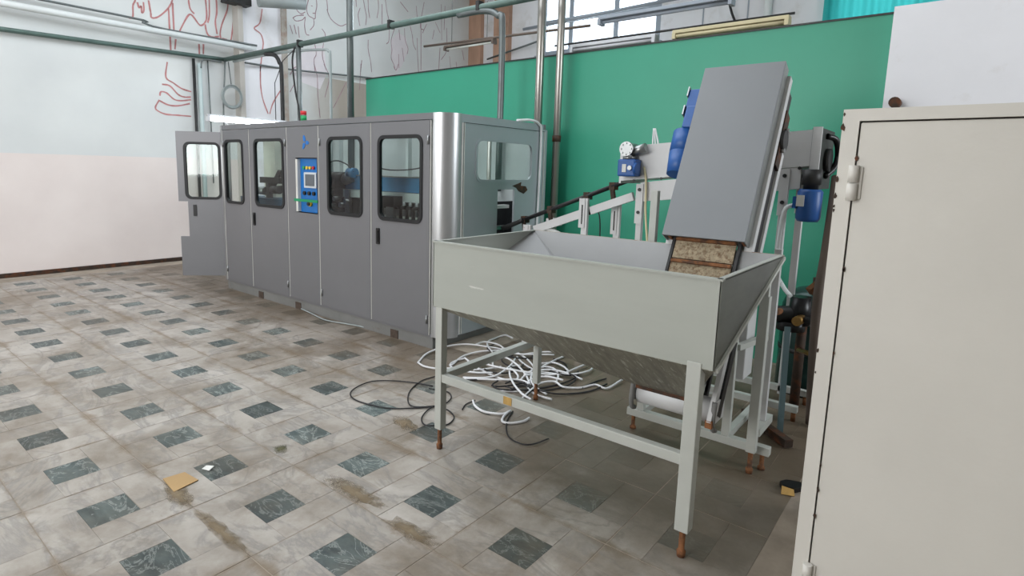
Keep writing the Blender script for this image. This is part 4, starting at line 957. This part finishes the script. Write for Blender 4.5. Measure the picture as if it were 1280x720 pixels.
tag(MB().prism([(-.243, 1.086, .002), (-.147, 1.072, .002), (-.135, .952, .002), (-.255, .93, .002)][::-1], (0, 0, .004)).build('cardboard_scrap', M['cardboard']), 'torn tan cardboard scrap lying over a dark floor square', 'cardboard')
tag(MB().sheet([(-.075, 1.045, .002), (-.06, 1.0, .002), (-.03, 1.01, .012), (-.05, 1.05, .008)], .003).build('paper_scrap', M['label']), 'tiny crumpled white paper scrap on a dark floor square', 'paper')

# ================================================================== PIPES
def pipe(name, pts, r, mat, label, sub=0, group=None, n=12):
    P = smooth_path(pts, sub) if sub else pts
    return tag(MB().tube(P, r, n).build(name, mat), label, 'pipe', group)
pp = pipe('overhead_pipe', [(3.40, 7.55, 3.14), (3.40, -.6, 3.12)], .035, M['pipe_green'], 'thick dark grey-green pipe running overhead along the machine')
for yy in (5.45, 3.6, 2.26): MB().box(3.36, 3.44, yy-.02, yy+.02, 3.10, 3.19).build('pipe_clip', M['dark_metal'], pp)
pipe('wall_pipe', [(-2.0, 7.54, 3.0), (3.40, 7.54, 3.14)], .03, M['pipe_green'], 'dark green pipe along the mural wall meeting the overhead pipe')
pipe('drop_pipe', [(3.38, 6.3, 3.09), (3.38, 6.05, 3.05), (3.38, 5.93, 2.93), (3.38, 5.885, 2.75), (3.38, 5.885, 1.2)], .028, M['dark_metal'], 'black bent pipe dropping behind the lit tube', 4)
pipe('drop_pipe', [(3.39, 5.47, 3.12), (3.39, 5.47, 1.2)], .034, M['pipe_grey'], 'grey pipe with black cables dropping to the machine by the signal lamp')
pipe('drop_cable', [(3.35, 5.50, 3.1), (3.33, 5.53, 2.9), (3.35, 5.50, 2.5), (3.36, 5.44, 2.2), (3.37, 5.42, 1.3)], .012, M['cable_black'], 'black cable hugging the grey drop pipe', 4)
pipe('thin_conduit', [(3.42, 7.3, 3.09), (3.42, 6.2, 3.09), (3.42, 5.5, 3.06), (3.42, 5.0, 3.02), (3.42, 4.83, 2.98), (3.42, 4.80, 2.8), (3.42, 4.80, 1.3)], .018, M['coil'], 'thin pale grey conduit bending down to the machine top', 4)
pipe('drop_pipe', [(3.44, 4.41, 5.55), (3.44, 4.41, 1.3)], .042, M['pipe_grey'], 'stout grey pipe rising past the overhead pipe to the ceiling')
pipe('drop_pipe', [(3.40, 2.55, 3.10), (3.40, 2.2, 3.09), (3.40, 2.02, 3.02), (3.40, 1.96, 2.85), (3.40, 1.96, 1.3)], .032, M['pipe_grey'], 'grey pipe elbowing from the overhead pipe down in front of the green wall', 5)
pipe('riser_pipe', [(3.60, 1.635, .0), (3.60, 1.635, 5.55)], .04, M['pipe_steel'], 'bare steel riser pipe standing right behind the machine corner')
rp = pipe('riser_pipe', [(3.62, 1.42, .0), (3.62, 1.42, 5.55)], .036, M['pipe_steel'], 'bare steel riser pipe with rusty coupling in front of the green wall')
MB().tube([(3.62, 1.42, 1.80), (3.62, 1.42, 1.86)], .043, 14).build('coupling', M['rust_dark'], rp)
wp = pipe('wall_conduit', [(-2.0, 7.52, 3.36), (3.85, 7.40, 3.36)], .042, M['pipe_white'], 'white conduit along the mural wall above the green pipe')
pipe('wall_cable', [(-2.0, 7.54, 3.50), (1.9, 7.52, 3.50), (2.2, 7.5, 3.46), (2.5, 7.48, 3.42), (3.85, 7.36, 3.41)], .015, M['pipe_grey'], 'grey cable lying on top of the white wall conduit', 4)
pipe('wall_riser', [(2.905, 7.53, 0), (2.905, 7.53, 3.08)], .022, M['dark_metal'], 'thin dark riser pipe on the mural wall')
pipe('wall_riser', [(2.99, 7.53, 0), (2.99, 7.53, 3.02)], .032, M['pale_pipe'], 'pale riser pipe beside the thin dark one on the mural wall')
pipe('wall_cable', [(3.0, 7.5, 2.95), (3.02, 7.5, 3.06), (3.1, 7.5, 3.09), (3.3, 7.45, 3.08)], .012, M['pipe_grey'], 'bent grey cable at the head of the pale riser', 4)
pipe('wall_cable', [(3.38, 7.5, 3.1), (3.36, 7.5, 2.8), (3.33, 7.5, 2.5), (3.32, 7.5, 1.9)], .012, M['pipe_grey'], 'grey cable hanging straight beside the coiled cable', 4)
pipe('wall_cable', [(3.12, 7.53, 3.1), (3.13, 7.53, 2.2), (3.13, 7.53, 1.2)], .010, M['pipe_grey'], 'thin grey cable running down the wall by the risers')
pipe('wall_cable', [(3.66, 7.4, 3.12), (4.6, 7.5, 3.15), (6.2, 7.54, 3.24), (6.45, 7.54, 3.22), (6.5, 7.54, 3.1)], .016, M['pipe_grey'], 'thin grey cable sagging across the mural towards the green wall', 4)
# hanging coil
co = MB(); pts = []
for i in range(6*24+1):
    a = 2*math.pi*i/24; R = .15+.018*math.sin(i*.11); pts.append((3.42+R*math.cos(a), 7.40-.004*(i/24), 2.56+R*1.1*math.sin(a)))
co.tube(pts, .008, 6); ck_ = tag(co.build('cable_coil', M['coil']), 'round coil of grey cable hanging on the mural wall', 'cable')
pipe('coil_hanger', [(3.42, 7.40, 2.71), (3.41, 7.45, 3.10)], .008, M['pipe_grey'], 'thin cord from which the cable coil hangs')
# pipe lamp arm over the far side
pipe('lamp_rail', [(5.5, 5.2, 3.44), (5.5, 2.2, 3.36)], .018, M['strap'], 'brown rail high behind the green wall carrying an unlit tube')
pipe('lamp_rail', [(3.95, 1.7, 2.79), (3.95, -.53, 2.79)], .010, M['dark_metal'], 'black rail just above the green wall holding the yellowed lamp')
pipe('window_cable', [(9.2, 1.9, 5.5), (9.2, 1.75, 4.6), (9.2, 1.6, 4.1), (9.2, 1.3, 3.7)], .02, M['cable_black'], 'thin dark cable hanging on the pale far wall', 4)
pipe('wall_stay', [(9.25, 7.0, 4.0), (9.25, 5.5, 4.25)], .02, M['pipe_grey'], 'thin grey stay crossing the brown pilaster')
pipe('window_rail', [(8.9, 5.75, 4.42), (8.9, 2.2, 4.52)], .03, M['window_frame'], 'grey rail crossing the bright far window')

# ================================================================== LAMPS
lt = thing('tube_lamp', 'lit fluorescent tube glowing above the far end of the machine', 'lamp', (2.7, 5.6, 2.0))
MB().tube([(2.19, 5.6, 2.06), (3.22, 5.6, 2.06)], .028, 16).build('tube', M['tube'], lt)
for xx in (2.165, 3.22): MB().box(xx, xx+.03, 5.57, 5.63, 2.03, 2.10).build('tube_holder', M['lamp_white'], lt)
MB().box(2.165, 3.25, 5.585, 5.615, 2.09, 2.115).build('batten', M['lamp_white'], lt)
MB().tube([(3.1, 5.6, 2.11), (3.1, 5.6, 2.6), (3.2, 5.55, 2.9), (3.38, 5.5, 3.1)], .006, 6).build('lamp_cord', M['cable_black'], lt)
MB().tube([(2.3, 5.6, 2.11), (2.28, 5.25, 1.95)], .008, 6).build('lamp_arm', M['lamp_white'], lt)

def fixture(name, x, y0, y1, z, label, tubes, housing, tubemat):
    f = thing(name, label, 'lamp', (x, (y0+y1)/2, z-.05))
    MB().box(x-.045, x+.045, y0, y1, z, z+.03).build('housing', housing, f, bevel=.004)
    for dx_ in tubes: MB().tube([(x+dx_, y0+.03, z-.02), (x+dx_, y1-.03, z-.02)], .016, 12).build('tube', tubemat, f)
    for yy in (y0, y1-.03):
        MB().box(x-.05, x+.05, yy, yy+.03, z-.045, z+.002).build('tube_holder', housing, f)
    return f
fixture('unlit_lamp', 3.95, -.50, .44, 2.745, 'yellowed unlit double tube lamp lying along the top of the green wall', (-.025, .025), M['old_lamp'], M['old_lamp'])
fixture('unlit_lamp', 3.95, .60, 1.49, 2.74, 'grey unlit tube lamp in front of the bright window above the green wall', (-.02, .025), M['lamp_white'], M['lamp_white'])
ul = fixture('unlit_lamp', 5.5, 3.75, 4.73, 3.36, 'single white unlit tube lamp on the brown rail by the pilasters', (0,), M['strap'], M['tube_off'])
for yy in (3.9, 4.6): MB().tube([(5.5, yy, 3.38), (5.5, yy, 5.6)], .004, 6).build('hanger_wire', M['pipe_grey'], ul)
fixture('unlit_lamp', 3.96, -.05, 1.2, 2.97, 'grey unlit tube lamp higher above the green wall', (0,), M['window_frame'], M['window_frame'])
tag(MB().tube([(3.75, 7.1, 4.05), (4.45, 6.9, 4.12)], [.11, .10], 18).build('ventilation_duct', M['coil']), 'grey round duct end above the pilaster at the mural wall', 'duct')
tag(MB().box(3.35, 3.75, 7.3, 7.5, 3.98, 4.12).build('duct_bracket', M['dark_metal']), 'dark bracket holding the duct beside the pilaster', 'bracket')
